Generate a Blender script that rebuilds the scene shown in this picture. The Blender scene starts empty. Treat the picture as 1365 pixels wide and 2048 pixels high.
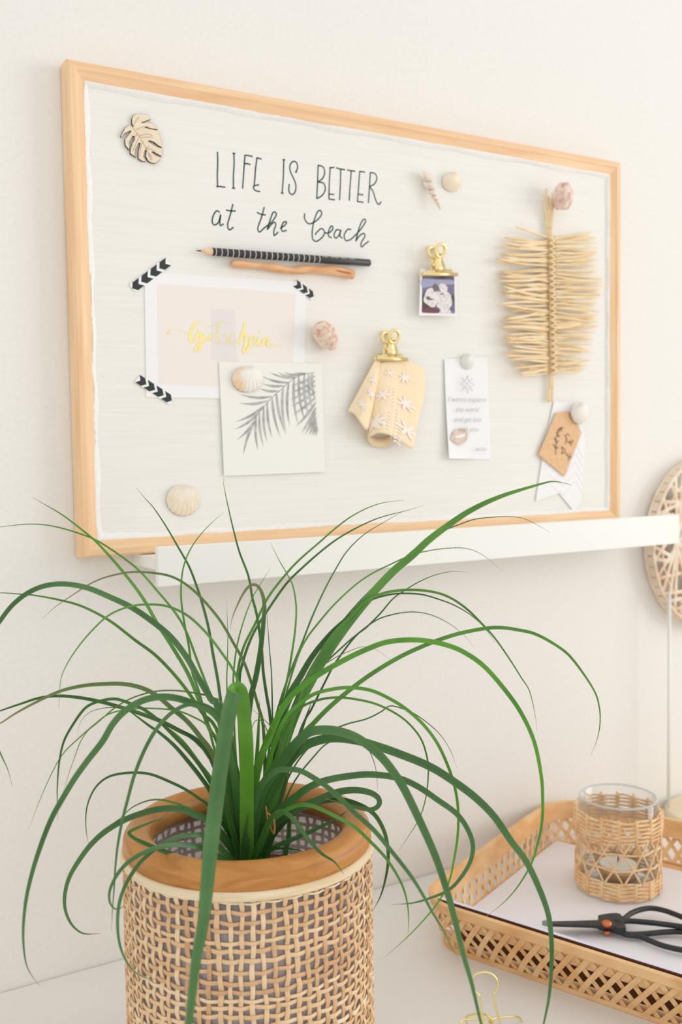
import bpy, math, random
from mathutils import Vector, Matrix
C = bpy.context.scene.collection
rnd = random.Random(7)
PI = math.pi

# ------------------------------------------------------------------ camera geometry (35 mm lens, portrait)
FP = 1991.0
CAMP = Vector((-0.2267, -0.8279, 0.0819))
YAW, PITCH, ROLL = 0.53, 0.0579, 0.0149
_f = Vector((math.sin(YAW)*math.cos(PITCH), math.cos(YAW)*math.cos(PITCH), -math.sin(PITCH)))
_r = Vector((math.cos(YAW), -math.sin(YAW), 0))
_d = _f.cross(_r)
RX = _r*math.cos(ROLL) + _d*math.sin(ROLL)
RD = -_r*math.sin(ROLL) + _d*math.cos(ROLL)
RF = _f
def ray(px, py): return RX*((px-682.5)/FP) + RD*((py-1024)/FP) + RF
def un(px, py, axis, val):
    r = ray(px, py); t = (val-CAMP[axis])/r[axis]
    return CAMP + r*t
def depth_pt(px, py, d): return CAMP + ray(px, py)*d
ZD = -0.354            # desk top height (board bottom is 0)
PY = -0.014            # face of the board's panel
def bp(px, py, off=0.0):
    p = un(px, py, 1, PY-off); return p
def lin(c):
    c = c/255.0
    return c/12.92 if c <= 0.04045 else ((c+0.055)/1.055)**2.4
def S(r, g, b): return (lin(r), lin(g), lin(b), 1)

# ------------------------------------------------------------------ materials
def base_mat(name, col, rough=0.6, metal=0.0, **kw):
    m = bpy.data.materials.new(name); m.use_nodes = True
    b = m.node_tree.nodes['Principled BSDF']
    b.inputs['Base Color'].default_value = col
    b.inputs['Roughness'].default_value = rough
    b.inputs['Metallic'].default_value = metal
    for k, v in kw.items(): b.inputs[k.replace('_', ' ')].default_value = v
    return m
def noise_mat(name, c1, c2, scale=(20, 20, 20), rough=0.6, bump=0.0, bdist=0.001, detail=4, lo=0.35, hi=0.65, metal=0.0, nscale=1.0, spec=None, distort=0.0):
    m = base_mat(name, c1, rough, metal)
    nt = m.node_tree; N = nt.nodes; L = nt.links; b = N['Principled BSDF']
    if spec is not None: b.inputs['Specular IOR Level'].default_value = spec
    tc = N.new('ShaderNodeTexCoord'); mp = N.new('ShaderNodeMapping'); mp.inputs['Scale'].default_value = scale
    no = N.new('ShaderNodeTexNoise'); no.inputs['Scale'].default_value = nscale; no.inputs['Detail'].default_value = detail; no.inputs['Distortion'].default_value = distort
    cr = N.new('ShaderNodeValToRGB'); cr.color_ramp.elements[0].position = lo; cr.color_ramp.elements[1].position = hi
    cr.color_ramp.elements[0].color = c1; cr.color_ramp.elements[1].color = c2
    L.new(tc.outputs['Object'], mp.inputs[0]); L.new(mp.outputs[0], no.inputs['Vector'])
    L.new(no.outputs['Fac'], cr.inputs[0]); L.new(cr.outputs[0], b.inputs['Base Color'])
    if bump:
        bn = N.new('ShaderNodeBump'); bn.inputs['Strength'].default_value = bump; bn.inputs['Distance'].default_value = bdist
        L.new(no.outputs['Fac'], bn.inputs['Height']); L.new(bn.outputs[0], b.inputs['Normal'])
    return m
M = {}
M['wall'] = noise_mat('wall_paint', S(238, 235, 229), S(241, 238, 232), (1, 1, 1), 0.9, 0.25, 0.0006, 6, nscale=240, spec=0.2)
M['desk'] = noise_mat('desk_white', S(234, 231, 226), S(237, 234, 229), (1, 1, 1), 0.45, 0.0, nscale=3, spec=0.35)
M['floor'] = noise_mat('floor_wood', S(206, 196, 184), S(220, 210, 198), (2, 30, 2), 0.5, nscale=2)
M['pine_v'] = noise_mat('pine_vertical_grain', S(236, 190, 142), S(248, 213, 171), (170, 60, 9), 0.45, 0.1, 0.0002, 5, 0.3, 0.7, distort=0.6)
M['pine_h'] = noise_mat('pine_horizontal_grain', S(236, 190, 142), S(248, 213, 171), (9, 60, 170), 0.45, 0.1, 0.0002, 5, 0.3, 0.7, distort=0.6)
M['panel'] = noise_mat('painted_panel', S(238, 235, 228), S(243, 240, 234), (14, 40, 420), 0.75, 0.3, 0.0003, 6, 0.3, 0.7, spec=0.25)
M['paint'] = noise_mat('thick_white_paint', S(240, 238, 234), S(244, 242, 238), (300, 300, 300), 0.6, 0.6, 0.0006, 3)
M['ink'] = noise_mat('teal_black_ink', S(22, 66, 64), S(50, 84, 84), (300, 300, 300), 0.6)
M['white'] = base_mat('ledge_white', S(243, 242, 236), 0.4)
M['paper'] = base_mat('white_paper', S(244, 243, 243), 0.75)
M['paper_cream'] = base_mat('cream_paper', S(243, 241, 234), 0.75)
M['paper_desk'] = base_mat('tray_paper', S(236, 231, 232), 0.8)
M['paper_edge'] = base_mat('lavender_card', S(226, 226, 246), 0.7)
M['card_brown'] = base_mat('brown_cardboard', S(120, 74, 40), 0.85)
M['blush'] = base_mat('blush_print', S(243, 234, 227), 0.75)
M['goldfoil'] = base_mat('pale_gold_foil', S(252, 236, 158), 0.4, 0.0)
M['black'] = base_mat('tape_black', S(40, 46, 46), 0.5)
M['tape_white'] = base_mat('tape_white', S(246, 245, 242), 0.5)
M['palm'] = noise_mat('grey_watercolour', S(158, 158, 156), S(196, 196, 193), (200, 200, 200), 0.8)
M['text_grey'] = base_mat('text_grey', S(158, 158, 158), 0.8)
M['kiss'] = noise_mat('kiss_print', S(214, 190, 168), S(232, 214, 198), (300, 300, 300), 0.8)
M['kraft'] = noise_mat('kraft_card', S(226, 182, 138), S(234, 194, 152), (250, 250, 250), 0.8)
M['tag_ink'] = base_mat('tag_ink', S(120, 92, 66), 0.8)
M['pink'] = base_mat('faint_pink_print', S(247, 238, 237), 0.8)
M['gold'] = base_mat('polished_gold', S(250, 228, 168), 0.3, 1.0)
M['goldw'] = base_mat('pale_gold_wire', S(246, 232, 168), 0.28, 1.0)
M['pencil'] = base_mat('pencil_black', S(52, 54, 54), 0.35)
M['pencil_wood'] = noise_mat('pencil_wood', S(232, 196, 160), S(240, 208, 176), (300, 300, 300), 0.7)
M['graphite'] = base_mat('graphite', S(60, 62, 66), 0.4)
M['ring'] = base_mat('pencil_ring', S(214, 204, 202), 0.6)
M['stick'] = noise_mat('peeled_stick', S(222, 160, 108), S(238, 188, 140), (60, 200, 200), 0.6, 0.3, 0.0005)
M['stick_cut'] = base_mat('stick_cut', S(190, 122, 74), 0.7)
M['leafwood'] = noise_mat('leaf_plywood', S(236, 216, 188), S(242, 225, 200), (60, 60, 400), 0.6)
M['leafedge'] = base_mat('laser_burnt_edge', S(90, 78, 66), 0.7)
M['leafvein'] = base_mat('laser_vein', S(180, 158, 130), 0.7)
M['shell_white'] = noise_mat('shell_white', S(240, 232, 222), S(246, 240, 232), (120, 120, 120), 0.45)
M['shell_peach'] = noise_mat('shell_peach', S(242, 222, 192), S(244, 234, 218), (90, 90, 90), 0.45)
M['shell_patch'] = noise_mat('shell_white_peach_patch', S(243, 238, 230), S(245, 214, 178), (40, 40, 40), 0.45, lo=0.5, hi=0.62)
M['shell_pink'] = noise_mat('shell_pink_blotched', S(210, 160, 142), S(240, 220, 200), (170, 170, 170), 0.4, lo=0.36, hi=0.56)
M['shell_brown'] = noise_mat('shell_pink_brown', S(216, 172, 156), S(242, 224, 208), (200, 200, 90), 0.45, lo=0.4, hi=0.6)
M['shell_pale'] = noise_mat('shell_pale', S(228, 208, 190), S(242, 228, 216), (150, 150, 150), 0.45, lo=0.4, hi=0.6)
M['shell_teal'] = noise_mat('shell_pale_teal', S(226, 230, 224), S(243, 238, 228), (80, 80, 80), 0.45)
M['raffia'] = noise_mat('raffia', S(240, 210, 160), S(249, 228, 190), (40, 200, 200), 0.6)
M['fabric'] = noise_mat('peach_cotton', S(248, 225, 186), S(252, 231, 198), (900, 900, 900), 0.9)
M['fabric_print'] = base_mat('fabric_white_print', S(250, 240, 228), 0.9)
M['photo_dark'] = noise_mat('photo_backdrop', S(66, 34, 46), S(122, 118, 156), (30, 30, 90), 0.35, lo=0.42, hi=0.62)
M['photo_mid'] = base_mat('photo_band', S(160, 162, 192), 0.35)
M['photo_maroon'] = base_mat('photo_maroon', S(110, 50, 54), 0.35)
M['photo_white'] = noise_mat('photo_figures', S(206, 200, 196), S(238, 234, 228), (600, 600, 600), 0.35)
M['photo_shade'] = base_mat('photo_shade', S(110, 92, 100), 0.35)
M['bamboo'] = noise_mat('bamboo', S(226, 172, 114), S(241, 200, 148), (30, 30, 60), 0.45, 0.15, 0.0003)
M['bamboo_strip'] = noise_mat('bamboo_strip', S(230, 178, 120), S(246, 210, 160), (40, 40, 40), 0.45)
M['rattan'] = noise_mat('rattan_twine', S(236, 190, 138), S(249, 218, 172), (120, 120, 120), 0.6)
M['ornament'] = noise_mat('ornament_rattan', S(236, 206, 174), S(248, 234, 216), (60, 60, 60), 0.6)
M['ornament_side'] = noise_mat('ornament_side', S(226, 212, 190), S(240, 228, 212), (60, 60, 60), 0.6)
M['basewood'] = noise_mat('base_wood', S(230, 212, 180), S(238, 222, 194), (20, 20, 90), 0.6)
M['rimwood'] = noise_mat('cane_rim', S(176, 112, 46), S(212, 150, 78), (22, 22, 160), 0.42, 0.25, 0.0004, 7, 0.3, 0.75, distort=1.2)
M['band'] = noise_mat('cane_band', S(228, 202, 160), S(243, 226, 194), (20, 20, 420), 0.6)
def cane_mat(name):
    m = base_mat(name, S(228, 190, 140), 0.55)
    nt = m.node_tree; N = nt.nodes; L = nt.links; b = N['Principled BSDF']
    at = N.new('ShaderNodeAttribute'); at.attribute_name = 'tint'
    no = N.new('ShaderNodeTexNoise'); no.inputs['Scale'].default_value = 60
    tc = N.new('ShaderNodeTexCoord'); L.new(tc.outputs['Object'], no.inputs['Vector'])
    ad = N.new('ShaderNodeMath'); ad.operation = 'MULTIPLY_ADD'; ad.inputs[1].default_value = 0.5; L.new(no.outputs['Fac'], ad.inputs[0])
    L.new(at.outputs['Fac'], ad.inputs[2])
    cr = N.new('ShaderNodeValToRGB'); e = cr.color_ramp.elements
    e[0].position = 0.15; e[0].color = S(192, 146, 104); e[1].position = 1.25 if False else 1.0; e[1].color = S(243, 222, 188)
    k = e.new(0.5); k.color = S(228, 188, 142)
    k = e.new(0.75); k.color = S(238, 206, 164)
    L.new(ad.outputs[0], cr.inputs[0]); L.new(cr.outputs[0], b.inputs['Base Color'])
    return m
M['cane'] = cane_mat('woven_cane')
def leaf_mat(name, c1, c2, rough=0.38):
    m = noise_mat(name, c1, c2, (25, 25, 25), rough, 0.0, lo=0.3, hi=0.7)
    b = m.node_tree.nodes['Principled BSDF']
    b.inputs['Subsurface Weight'].default_value = 0.0
    # thin leaf translucency
    nt = m.node_tree; N = nt.nodes; L = nt.links
    tr = N.new('ShaderNodeBsdfTranslucent'); mx = N.new('ShaderNodeMixShader'); mx.inputs[0].default_value = 0.22
    cr = [n for n in N if n.type == 'VALTORGB'][0]
    at = N.new('ShaderNodeAttribute'); at.attribute_name = 'tint'
    br = N.new('ShaderNodeClamp'); L.new(at.outputs['Fac'], br.inputs[0])
    ng = N.new('ShaderNodeMath'); ng.operation = 'MULTIPLY'; ng.inputs[1].default_value = -1.0; ng.use_clamp = True; L.new(at.outputs['Fac'], ng.inputs[0])
    m1 = N.new('ShaderNodeMixRGB'); m1.inputs[2].default_value = S(112, 186, 40); L.new(ng.outputs[0], m1.inputs[0]); L.new(cr.outputs[0], m1.inputs[1])
    m2 = N.new('ShaderNodeMixRGB'); m2.inputs[2].default_value = S(176, 150, 112); L.new(br.outputs[0], m2.inputs[0]); L.new(m1.outputs[0], m2.inputs[1])
    L.new(m2.outputs[0], b.inputs['Base Color'])
    L.new(m2.outputs[0], tr.inputs['Color'])
    L.new(b.outputs[0], mx.inputs[1]); L.new(tr.outputs[0], mx.inputs[2]); L.new(mx.outputs[0], N['Material Output'].inputs['Surface'])
    return m
M['leafA'] = leaf_mat('leaf_deep_green', S(40, 96, 36), S(70, 130, 52))
M['leafB'] = leaf_mat('leaf_mid_green', S(74, 136, 48), S(106, 168, 66))
M['leafC'] = leaf_mat('leaf_blue_green', S(56, 108, 50), S(86, 136, 74))
M['leafD'] = leaf_mat('leaf_fresh_green', S(80, 150, 38), S(108, 176, 56))
M['leafE'] = leaf_mat('leaf_olive_brown', S(84, 122, 54), S(112, 140, 76))
M['leafdry'] = base_mat('dry_leaf', S(190, 130, 70), 0.7)
M['redpot'] = base_mat('dark_red_plastic', S(98, 26, 24), 0.35)
M['soil'] = noise_mat('soil', S(40, 28, 20), S(66, 48, 34), (200, 200, 200), 0.95, 1.0, 0.002)
M['wax'] = base_mat('wax', S(232, 232, 222), 0.4)
M['tin'] = base_mat('candle_cup', S(206, 170, 130), 0.35, 0.5)
M['wick'] = base_mat('wick', S(40, 40, 40), 0.8)
M['iron'] = noise_mat('black_iron', S(34, 36, 38), S(48, 52, 52), (120, 120, 120), 0.42)
M['steel'] = base_mat('bare_steel_tip', S(150, 150, 150), 0.35, 0.8)
M['copper'] = base_mat('copper_rivet', S(214, 120, 70), 0.35, 0.6)
def glass_mat():
    m = bpy.data.materials.new('clear_glass'); m.use_nodes = True
    nt = m.node_tree; N = nt.nodes; L = nt.links; N.remove(N['Principled BSDF'])
    t = N.new('ShaderNodeBsdfTransparent'); t.inputs[0].default_value = (0.985, 0.99, 0.99, 1)
    gl_ = N.new('ShaderNodeBsdfGlossy'); gl_.inputs['Roughness'].default_value = 0.03; gl_.inputs[0].default_value = (0.9, 0.92, 0.93, 1)
    lw = N.new('ShaderNodeLayerWeight'); lw.inputs[0].default_value = 0.5
    p3 = N.new('ShaderNodeMath'); p3.operation = 'POWER'; p3.inputs[1].default_value = 3.0; L.new(lw.outputs['Facing'], p3.inputs[0])
    pw = N.new('ShaderNodeMath'); pw.operation = 'MULTIPLY_ADD'; pw.inputs[1].default_value = 0.8; pw.inputs[2].default_value = 0.025
    mx = N.new('ShaderNodeMixShader'); L.new(p3.outputs[0], pw.inputs[0]); L.new(pw.outputs[0], mx.inputs[0])
    L.new(t.outputs[0], mx.inputs[1]); L.new(gl_.outputs[0], mx.inputs[2]); L.new(mx.outputs[0], N['Material Output'].inputs['Surface'])
    return m
M['glass'] = glass_mat()
def sheer(name, col, a, rough=0.3):
    m = base_mat(name, col, rough); m.node_tree.nodes['Principled BSDF'].inputs['Alpha'].default_value = a
    return m
M['liner'] = sheer('milky_plastic_liner', S(226, 216, 220), 0.5, 0.25)
M['glassrim'] = sheer('rounded_glass_rim', S(222, 228, 230), 0.5, 0.08)
M['cleartape'] = sheer('clear_tape', S(246, 246, 250), 0.2, 0.3)

# ------------------------------------------------------------------ object helpers
def link(o, parent=None):
    C.objects.link(o)
    if parent: o.parent = parent
    return o
def mesh(name, verts, faces, mat, parent=None, smooth=False, tint=None):
    me = bpy.data.meshes.new(name)
    me.from_pydata([tuple(v) for v in verts], [], faces); me.update()
    if parent is not None and parent.type == 'EMPTY' and parent.location.length > 0:
        off = parent.location
        for v in me.vertices: v.co -= off
    if smooth:
        me.polygons.foreach_set('use_smooth', [True]*len(me.polygons))
    mats = mat if isinstance(mat, (list, tuple)) else [mat]
    for x in mats: me.materials.append(M[x])
    if tint is not None:
        a = me.attributes.new('tint', 'FLOAT', 'POINT'); a.data.foreach_set('value', tint)
    return link(bpy.data.objects.new(name, me), parent)
def tag(o, label, cat, group=None):
    o['label'] = label; o['category'] = cat
    if group: o['group'] = group
    return o
def thing(name, label, cat, loc, group=None):
    o = bpy.data.objects.new(name, None); o.empty_display_size = 0.02; o.location = loc
    C.objects.link(o); return tag(o, label, cat, group)
class G:
    def __init__(s): s.v = []; s.f = []; s.t = []
    def add(s, v, f, tint=0.5):
        k = len(s.v); s.v += [Vector(x) for x in v]; s.f += [tuple(i+k for i in q) for q in f]; s.t += [tint]*len(v)
    def obj(s, name, mat, parent=None, smooth=False, tint=False):
        return mesh(name, s.v, s.f, mat, parent, smooth, s.t if tint else None)
    def box(s, a, b):
        x0, y0, z0 = a; x1, y1, z1 = b
        s.add([(x0,y0,z0),(x1,y0,z0),(x1,y1,z0),(x0,y1,z0),(x0,y0,z1),(x1,y0,z1),(x1,y1,z1),(x0,y1,z1)],
              [(0,3,2,1),(4,5,6,7),(0,1,5,4),(1,2,6,5),(2,3,7,6),(3,0,4,7)])
    def bbox(s, a, b, r):
        # box with chamfered edges
        import bmesh
        bm = bmesh.new(); bmesh.ops.create_cube(bm, size=1)
        c = [(a[i]+b[i])/2 for i in range(3)]; d = [b[i]-a[i] for i in range(3)]
        for v in bm.verts: v.co = Vector([c[i]+v.co[i]*d[i] for i in range(3)])
        bmesh.ops.bevel(bm, geom=list(bm.edges), offset=r, segments=2, affect='EDGES', profile=0.5)
        bm.verts.index_update(); s.add([v.co.copy() for v in bm.verts], [[v.index for v in f.verts] for f in bm.faces]); bm.free()
    def tube(s, pts, rad, n=8, closed=False, cap=True, tint=0.5, flat=1.0, up=None):
        pts = [Vector(p) for p in pts]; m = len(pts)
        rads = rad if isinstance(rad, (list, tuple)) else [rad]*m
        vs = []; prev = None
        for i, p in enumerate(pts):
            if closed: t = pts[(i+1) % m]-pts[i-1]
            else: t = pts[min(i+1, m-1)]-pts[max(i-1, 0)]
            t = t.normalized() if t.length > 1e-12 else Vector((0, 0, 1))
            if up is not None: a = Vector(up)
            elif prev is None: a = Vector((0, 0, 1)) if abs(t.z) < 0.9 else Vector((1, 0, 0))
            else: a = prev
            a = a-t*a.dot(t)
            if a.length < 1e-9: a = t.orthogonal()
            a.normalize(); prev = a
            b = t.cross(a)
            for k in range(n):
                w = 2*PI*k/n; vs.append(p+(a*math.cos(w)*flat+b*math.sin(w))*rads[i])
        fs = []
        for i in range(m if closed else m-1):
            j = (i+1) % m
            for k in range(n):
                l = (k+1) % n; fs.append((i*n+k, i*n+l, j*n+l, j*n+k))
        if cap and not closed:
            fs.append(tuple(range(n-1, -1, -1))); fs.append(tuple((m-1)*n+k for k in range(n)))
        s.add(vs, fs, tint)
    def lathe(s, prof, c, n=64, closed=False):
        # prof: list of (r, z); c centre xy
        vs = []; m = len(prof)
        for r, z in prof:
            for k in range(n):
                w = 2*PI*k/n; vs.append((c[0]+r*math.cos(w), c[1]+r*math.sin(w), z))
        fs = []
        for i in range(m if closed else m-1):
            j = (i+1) % m
            for k in range(n):
                l = (k+1) % n; fs.append((i*n+k, i*n+l, j*n+l, j*n+k))
        if not closed:
            if prof[0][0] > 1e-6: fs.append(tuple(range(n-1, -1, -1)))
            if prof[-1][0] > 1e-6: fs.append(tuple((m-1)*n+k for k in range(n)))
        s.add(vs, fs)
def crom(pts, n=6, closed=False):
    P = [Vector(p) for p in pts]; m = len(P); out = []
    if m < 3 and not closed: return P
    for i in range(m if closed else m-1):
        if closed: a, b, c, d = P[i-1], P[i], P[(i+1) % m], P[(i+2) % m]
        else: b, c = P[i], P[i+1]; a = P[i-1] if i else b*2-c; d = P[i+2] if i+2 < m else c*2-b
        for k in range(n):
            t = k/n; out.append(0.5*((2*b)+(c-a)*t+(2*a-5*b+4*c-d)*t*t+(3*b-a-3*c+d)*t**3))
    if not closed: out.append(P[-1])
    return out
def slab(g, pts, y0, th):
    # polygon in the wall plane (points x,_,z), front at y0-th
    n = len(pts)
    v = [(p[0], y0-th, p[2]) for p in pts]+[(p[0], y0, p[2]) for p in pts]
    g.add(v, [tuple(range(n)), tuple(range(2*n-1, n-1, -1))]+[(i, i+n, (i+1) % n+n, (i+1) % n) for i in range(n)])
def stroke(g, pts, w, off, th=0.00015, taper=False, rev=0):
    # flat inked line in the panel plane; pts are wall-plane points, w width in metres or list
    n = len(pts); v = []; f = []
    for i, p in enumerate(pts):
        t = pts[min(i+1, n-1)]-pts[max(i-1, 0)]; t = Vector((t.x, 0, t.z)).normalized()
        nn = Vector((-t.z, 0, t.x)); ww = w[i] if isinstance(w, list) else w
        if taper: ww *= max(0.12, math.sin(PI*(0.08+0.92*i/(n-1))) if taper == 2 else 1-i/(n-1)*0.85)
        y = PY-off
        for sgn in (-1, 1):
            for yy in (y-th, y): q = p+nn*ww/2*sgn; v.append((q.x, yy, q.z))
    for i in range(n-1):
        a = i*4; b = a+4
        f += [(a, a+2, b+2, b), (a+1, b+1, b+3, a+3), (a, b, b+1, a+1), (a+2, a+3, b+3, b+2)]
    f += [(0, 1, 3, 2), ((n-1)*4, (n-1)*4+2, (n-1)*4+3, (n-1)*4+1)]
    g.add(v, f)
def ink(g, pts, w, off):
    # printed line: one face-up ribbon, each a hair above the last so that crossings stay clean
    n = len(pts); v = []
    g.lift = getattr(g, 'lift', 0)+0.00002
    for i, p in enumerate(pts):
        t = pts[min(i+1, n-1)]-pts[max(i-1, 0)]; t = Vector((t.x, 0, t.z)).normalized(); nn = Vector((-t.z, 0, t.x)); ww = w[i] if isinstance(w, list) else w
        for sg in (-1, 1): q = p+nn*ww/2*sg; v.append((q.x, PY-off-g.lift-i*3e-6, q.z))
    g.add(v, [(2*i, 2*i+1, 2*i+3, 2*i+2) for i in range(n-1)])
def zm(origin, sc):    # reads a point off an enlarged view of the board
    return lambda u, v: (origin[0]+u/sc, origin[1]+v/sc)

# ------------------------------------------------------------------ setting
FLOOR = ZD-0.74
g = G(); g.box((-1.6, 0, FLOOR), (2.6, 0.12, 1.6)); w = g.obj('wall_back', 'wall'); w['kind'] = 'structure'
g = G(); g.box((-1.6, -2.6, FLOOR-0.05), (2.6, 0.12, FLOOR)); w = g.obj('floor', 'floor'); w['kind'] = 'structure'

desk = thing('desk', 'white desk standing against the wall under the memo board', 'desk', (0.35, -0.36, FLOOR))
g = G(); g.bbox((-0.75, -0.72, ZD-0.03), (1.45, -0.001, ZD), 0.0015); g.obj('desk_top', 'desk', desk)
for x in (-0.70, 1.36):
    for y in (-0.67, -0.07):
        g = G(); g.box((x, y, FLOOR), (x+0.05, y+0.05, ZD-0.03)); g.obj('leg', 'desk', desk)

# ------------------------------------------------------------------ memo board
BW, BH, BT = 0.6137, 0.40, 0.020
board = thing('memo_board', 'pine-framed white board lettered LIFE IS BETTER at the beach', 'board', (BW/2, -BT/2, 0))
FW = 0.0153
def rail(a, b, ua, ub, inw, mat):
    # mitred moulding from a to b; inw = inward direction; profile (distance in, y)
    prof = [(0, -0.001), (0, -0.0175), (0.002, -BT), (0.0065, -BT), (0.0082, -0.0188), (FW, -0.0165), (FW, -0.004), (FW*0.7, -0.001)]
    n = len(prof); v = []
    for end, u in ((a, ua), (b, ub)):
        for d, y in prof:
            q = Vector(end)+Vector(inw)*d+Vector(u)*d; v.append((q.x, y, q.z))
    f = [(i, (i+1) % n, (i+1) % n+n, i+n) for i in range(n)]+[tuple(range(n)), tuple(range(2*n-1, n-1, -1))]
    gg = G(); gg.add(v, f); gg.obj('frame_rail', mat, board)
rail((0, 0, 0), (0, 0, BH), (0, 0, 1), (0, 0, -1), (1, 0, 0), 'pine_v')
rail((BW, 0, 0), (BW, 0, BH), (0, 0, 1), (0, 0, -1), (-1, 0, 0), 'pine_v')
rail((0, 0, BH), (BW, 0, BH), (1, 0, 0), (-1, 0, 0), (0, 0, -1), 'pine_h')
rail((0, 0, 0), (BW, 0, 0), (1, 0, 0), (-1, 0, 0), (0, 0, 1), 'pine_h')
g = G(); g.box((FW-0.004, PY, FW-0.004), (BW-FW+0.004, -0.004, BH-FW+0.004)); g.obj('panel', 'panel', board)
# ragged bead of paint where the panel meets the frame
g = G()
def ragged(p0, p1, inw, amp, base, seed, mat_w=0.0035):
    r = random.Random(seed); n = 150; v = []; f = []
    p0 = Vector(p0); p1 = Vector(p1); inw = Vector(inw)
    ph = [r.uniform(0, 6) for _ in range(5)]
    for i in range(n+1):
        t = i/n; p = p0.lerp(p1, t)
        o = base+amp*(0.5*math.sin(t*9+ph[0])+0.3*math.sin(t*23+ph[1])+0.25*math.sin(t*57+ph[2])+0.3*r.uniform(-1, 1))
        o = max(0.0002, o); ins = mat_w+0.0008*math.sin(t*41+ph[3])+r.uniform(-.0004, .0004)
        for dd, y in ((-o, -0.01665-o*0.11), (-o*0.4, -0.0169-o*0.05), (ins*0.4, -0.0160), (ins, PY-0.0001)):
            q = p+inw*dd; v.append((q.x, y, q.z))
    for i in range(n):
        for k in range(3): a = i*4+k; f.append((a, a+1, a+5, a+4))
    g.add(v, f)
ragged((FW, 0, FW-0.002), (FW, 0, BH-FW+0.002), (1, 0, 0), 0.0024, 0.0014, 1)
ragged((BW-FW, 0, FW), (BW-FW, 0, BH-FW), (-1, 0, 0), 0.0005, 0.0006, 2)
ragged((FW-0.001, 0, BH-FW), (BW-FW, 0, BH-FW), (0, 0, -1), 0.0008, 0.0010, 3)
ragged((FW-0.001, 0, FW), (BW-FW, 0, FW), (0, 0, 1), 0.0012, 0.0012, 4)
g.obj('paint_edge', 'paint', board, True)
Gz = zm((400, 280), 3.4125)
L_ = [ [(120,80),(122,150),(119,240),(121,316)], [(112,318),(140,318),(174,323)], [(232,90),(234,160),(229,250),(230,330)],[(222,90),(243,93)],[(220,327),(240,331)],
 [(308,105),(300,210),(292,332)],[(304,104),(335,107),(361,113)],[(302,162),(325,162),(346,169)],
 [(390,118),(380,200),(372,300),(366,325),(380,345),(412,353)],[(388,122),(422,130)],[(372,312),(404,306)],
 [(573,133),(570,250),(562,362)],[(565,133),(582,136)],[(553,361),(572,364)],
 [(656,218),(667,190),(660,155),(636,147),(615,175),(620,220),(640,262),(655,305),(652,350),(630,373),(608,350),(610,300)],[(650,219),(664,219)],
 [(808,170),(804,280),(798,400)],[(808,172),(842,185),(852,222),(838,262),(804,288)],[(804,286),(845,296),(856,338),(835,378),(797,401)],
 [(890,184),(884,300),(881,400)],[(886,192),(918,186)],[(880,370),(917,372)],[(878,402),(922,409)],
 [(930,190),(960,198),(992,203)],[(962,200),(960,300),(954,412)],[(1005,205),(1035,210),(1062,213)],[(1034,210),(1026,310),(1020,415)],
 [(1092,214),(1084,320),(1076,420)],[(1088,214),(1128,220)],[(1080,370),(1116,374)],[(1074,420),(1118,426)],
 [(1164,222),(1158,320),(1151,430)],[(1162,222),(1196,230),(1209,262),(1192,300),(1158,318)],[(1158,318),(1182,350),(1203,415),(1222,440),(1239,420)],
 [(136,494),(114,484),(92,515),(84,558),(100,580),(128,560),(142,510),(136,560),(142,584),(162,572)], [(226,436),(208,510),(190,575),(200,613),(230,596)],[(178,478),(210,484),(245,485)],
 [(440,458),(420,530),(396,600),(408,628),(440,600),(490,560),(518,520),(520,497),(500,495),(480,545),(460,612)],[(390,494),(420,508),(450,512)],
 [(460,612),(485,580),(508,562),(519,578),(506,618),(508,652),(535,628)],[(548,604),(582,580),(592,560),(574,560),(558,590),(562,622),(594,616)],
 [(716,500),(716,540),(745,572),(790,555),(828,515),(828,485),(806,487),(780,550),(768,620),(770,672),(794,692),(832,668),(852,632),(832,604),(800,628),(788,648)],
 [(852,634),(884,632),(908,606),(900,586),(882,612),(878,652),(900,668)],[(956,616),(932,614),(916,650),(930,670),(952,646),(964,612),(956,652),(974,672)],
 [(1034,612),(1010,610),(986,648),(996,686),(1030,680)],[(1030,680),(1090,620),(1130,560),(1124,540),(1104,560),(1082,620),(1064,692)],[(1064,690),(1092,652),(1120,638),(1126,660),(1102,700),(1104,730),(1126,712),(1154,690)] ]
g = G()
for s_ in L_:
    pts = crom([bp(*Gz(u, v)) for u, v in s_], 6)
    stroke(g, pts, 0.00125 if s_[0][1] < 435 or True else 0.001, 0.0)
g.obj('hand_lettering', 'ink', board)

# ------------------------------------------------------------------ picture ledge
led = thing('picture_ledge', 'long white picture ledge on the wall carrying the memo board', 'shelf', (0.355, -0.03, -0.023))
LX0, LX1 = 0.0505, 0.6625
g = G(); g.bbox((LX0, -0.060, -0.0235), (LX1, -0.0535, 0.0090), 0.0006); g.obj('front_lip', 'white', led)
g = G(); g.box((LX0, -0.0535, -0.0100), (LX1, -0.0001, -0.0005)); g.obj('shelf_board', 'white', led)

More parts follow.
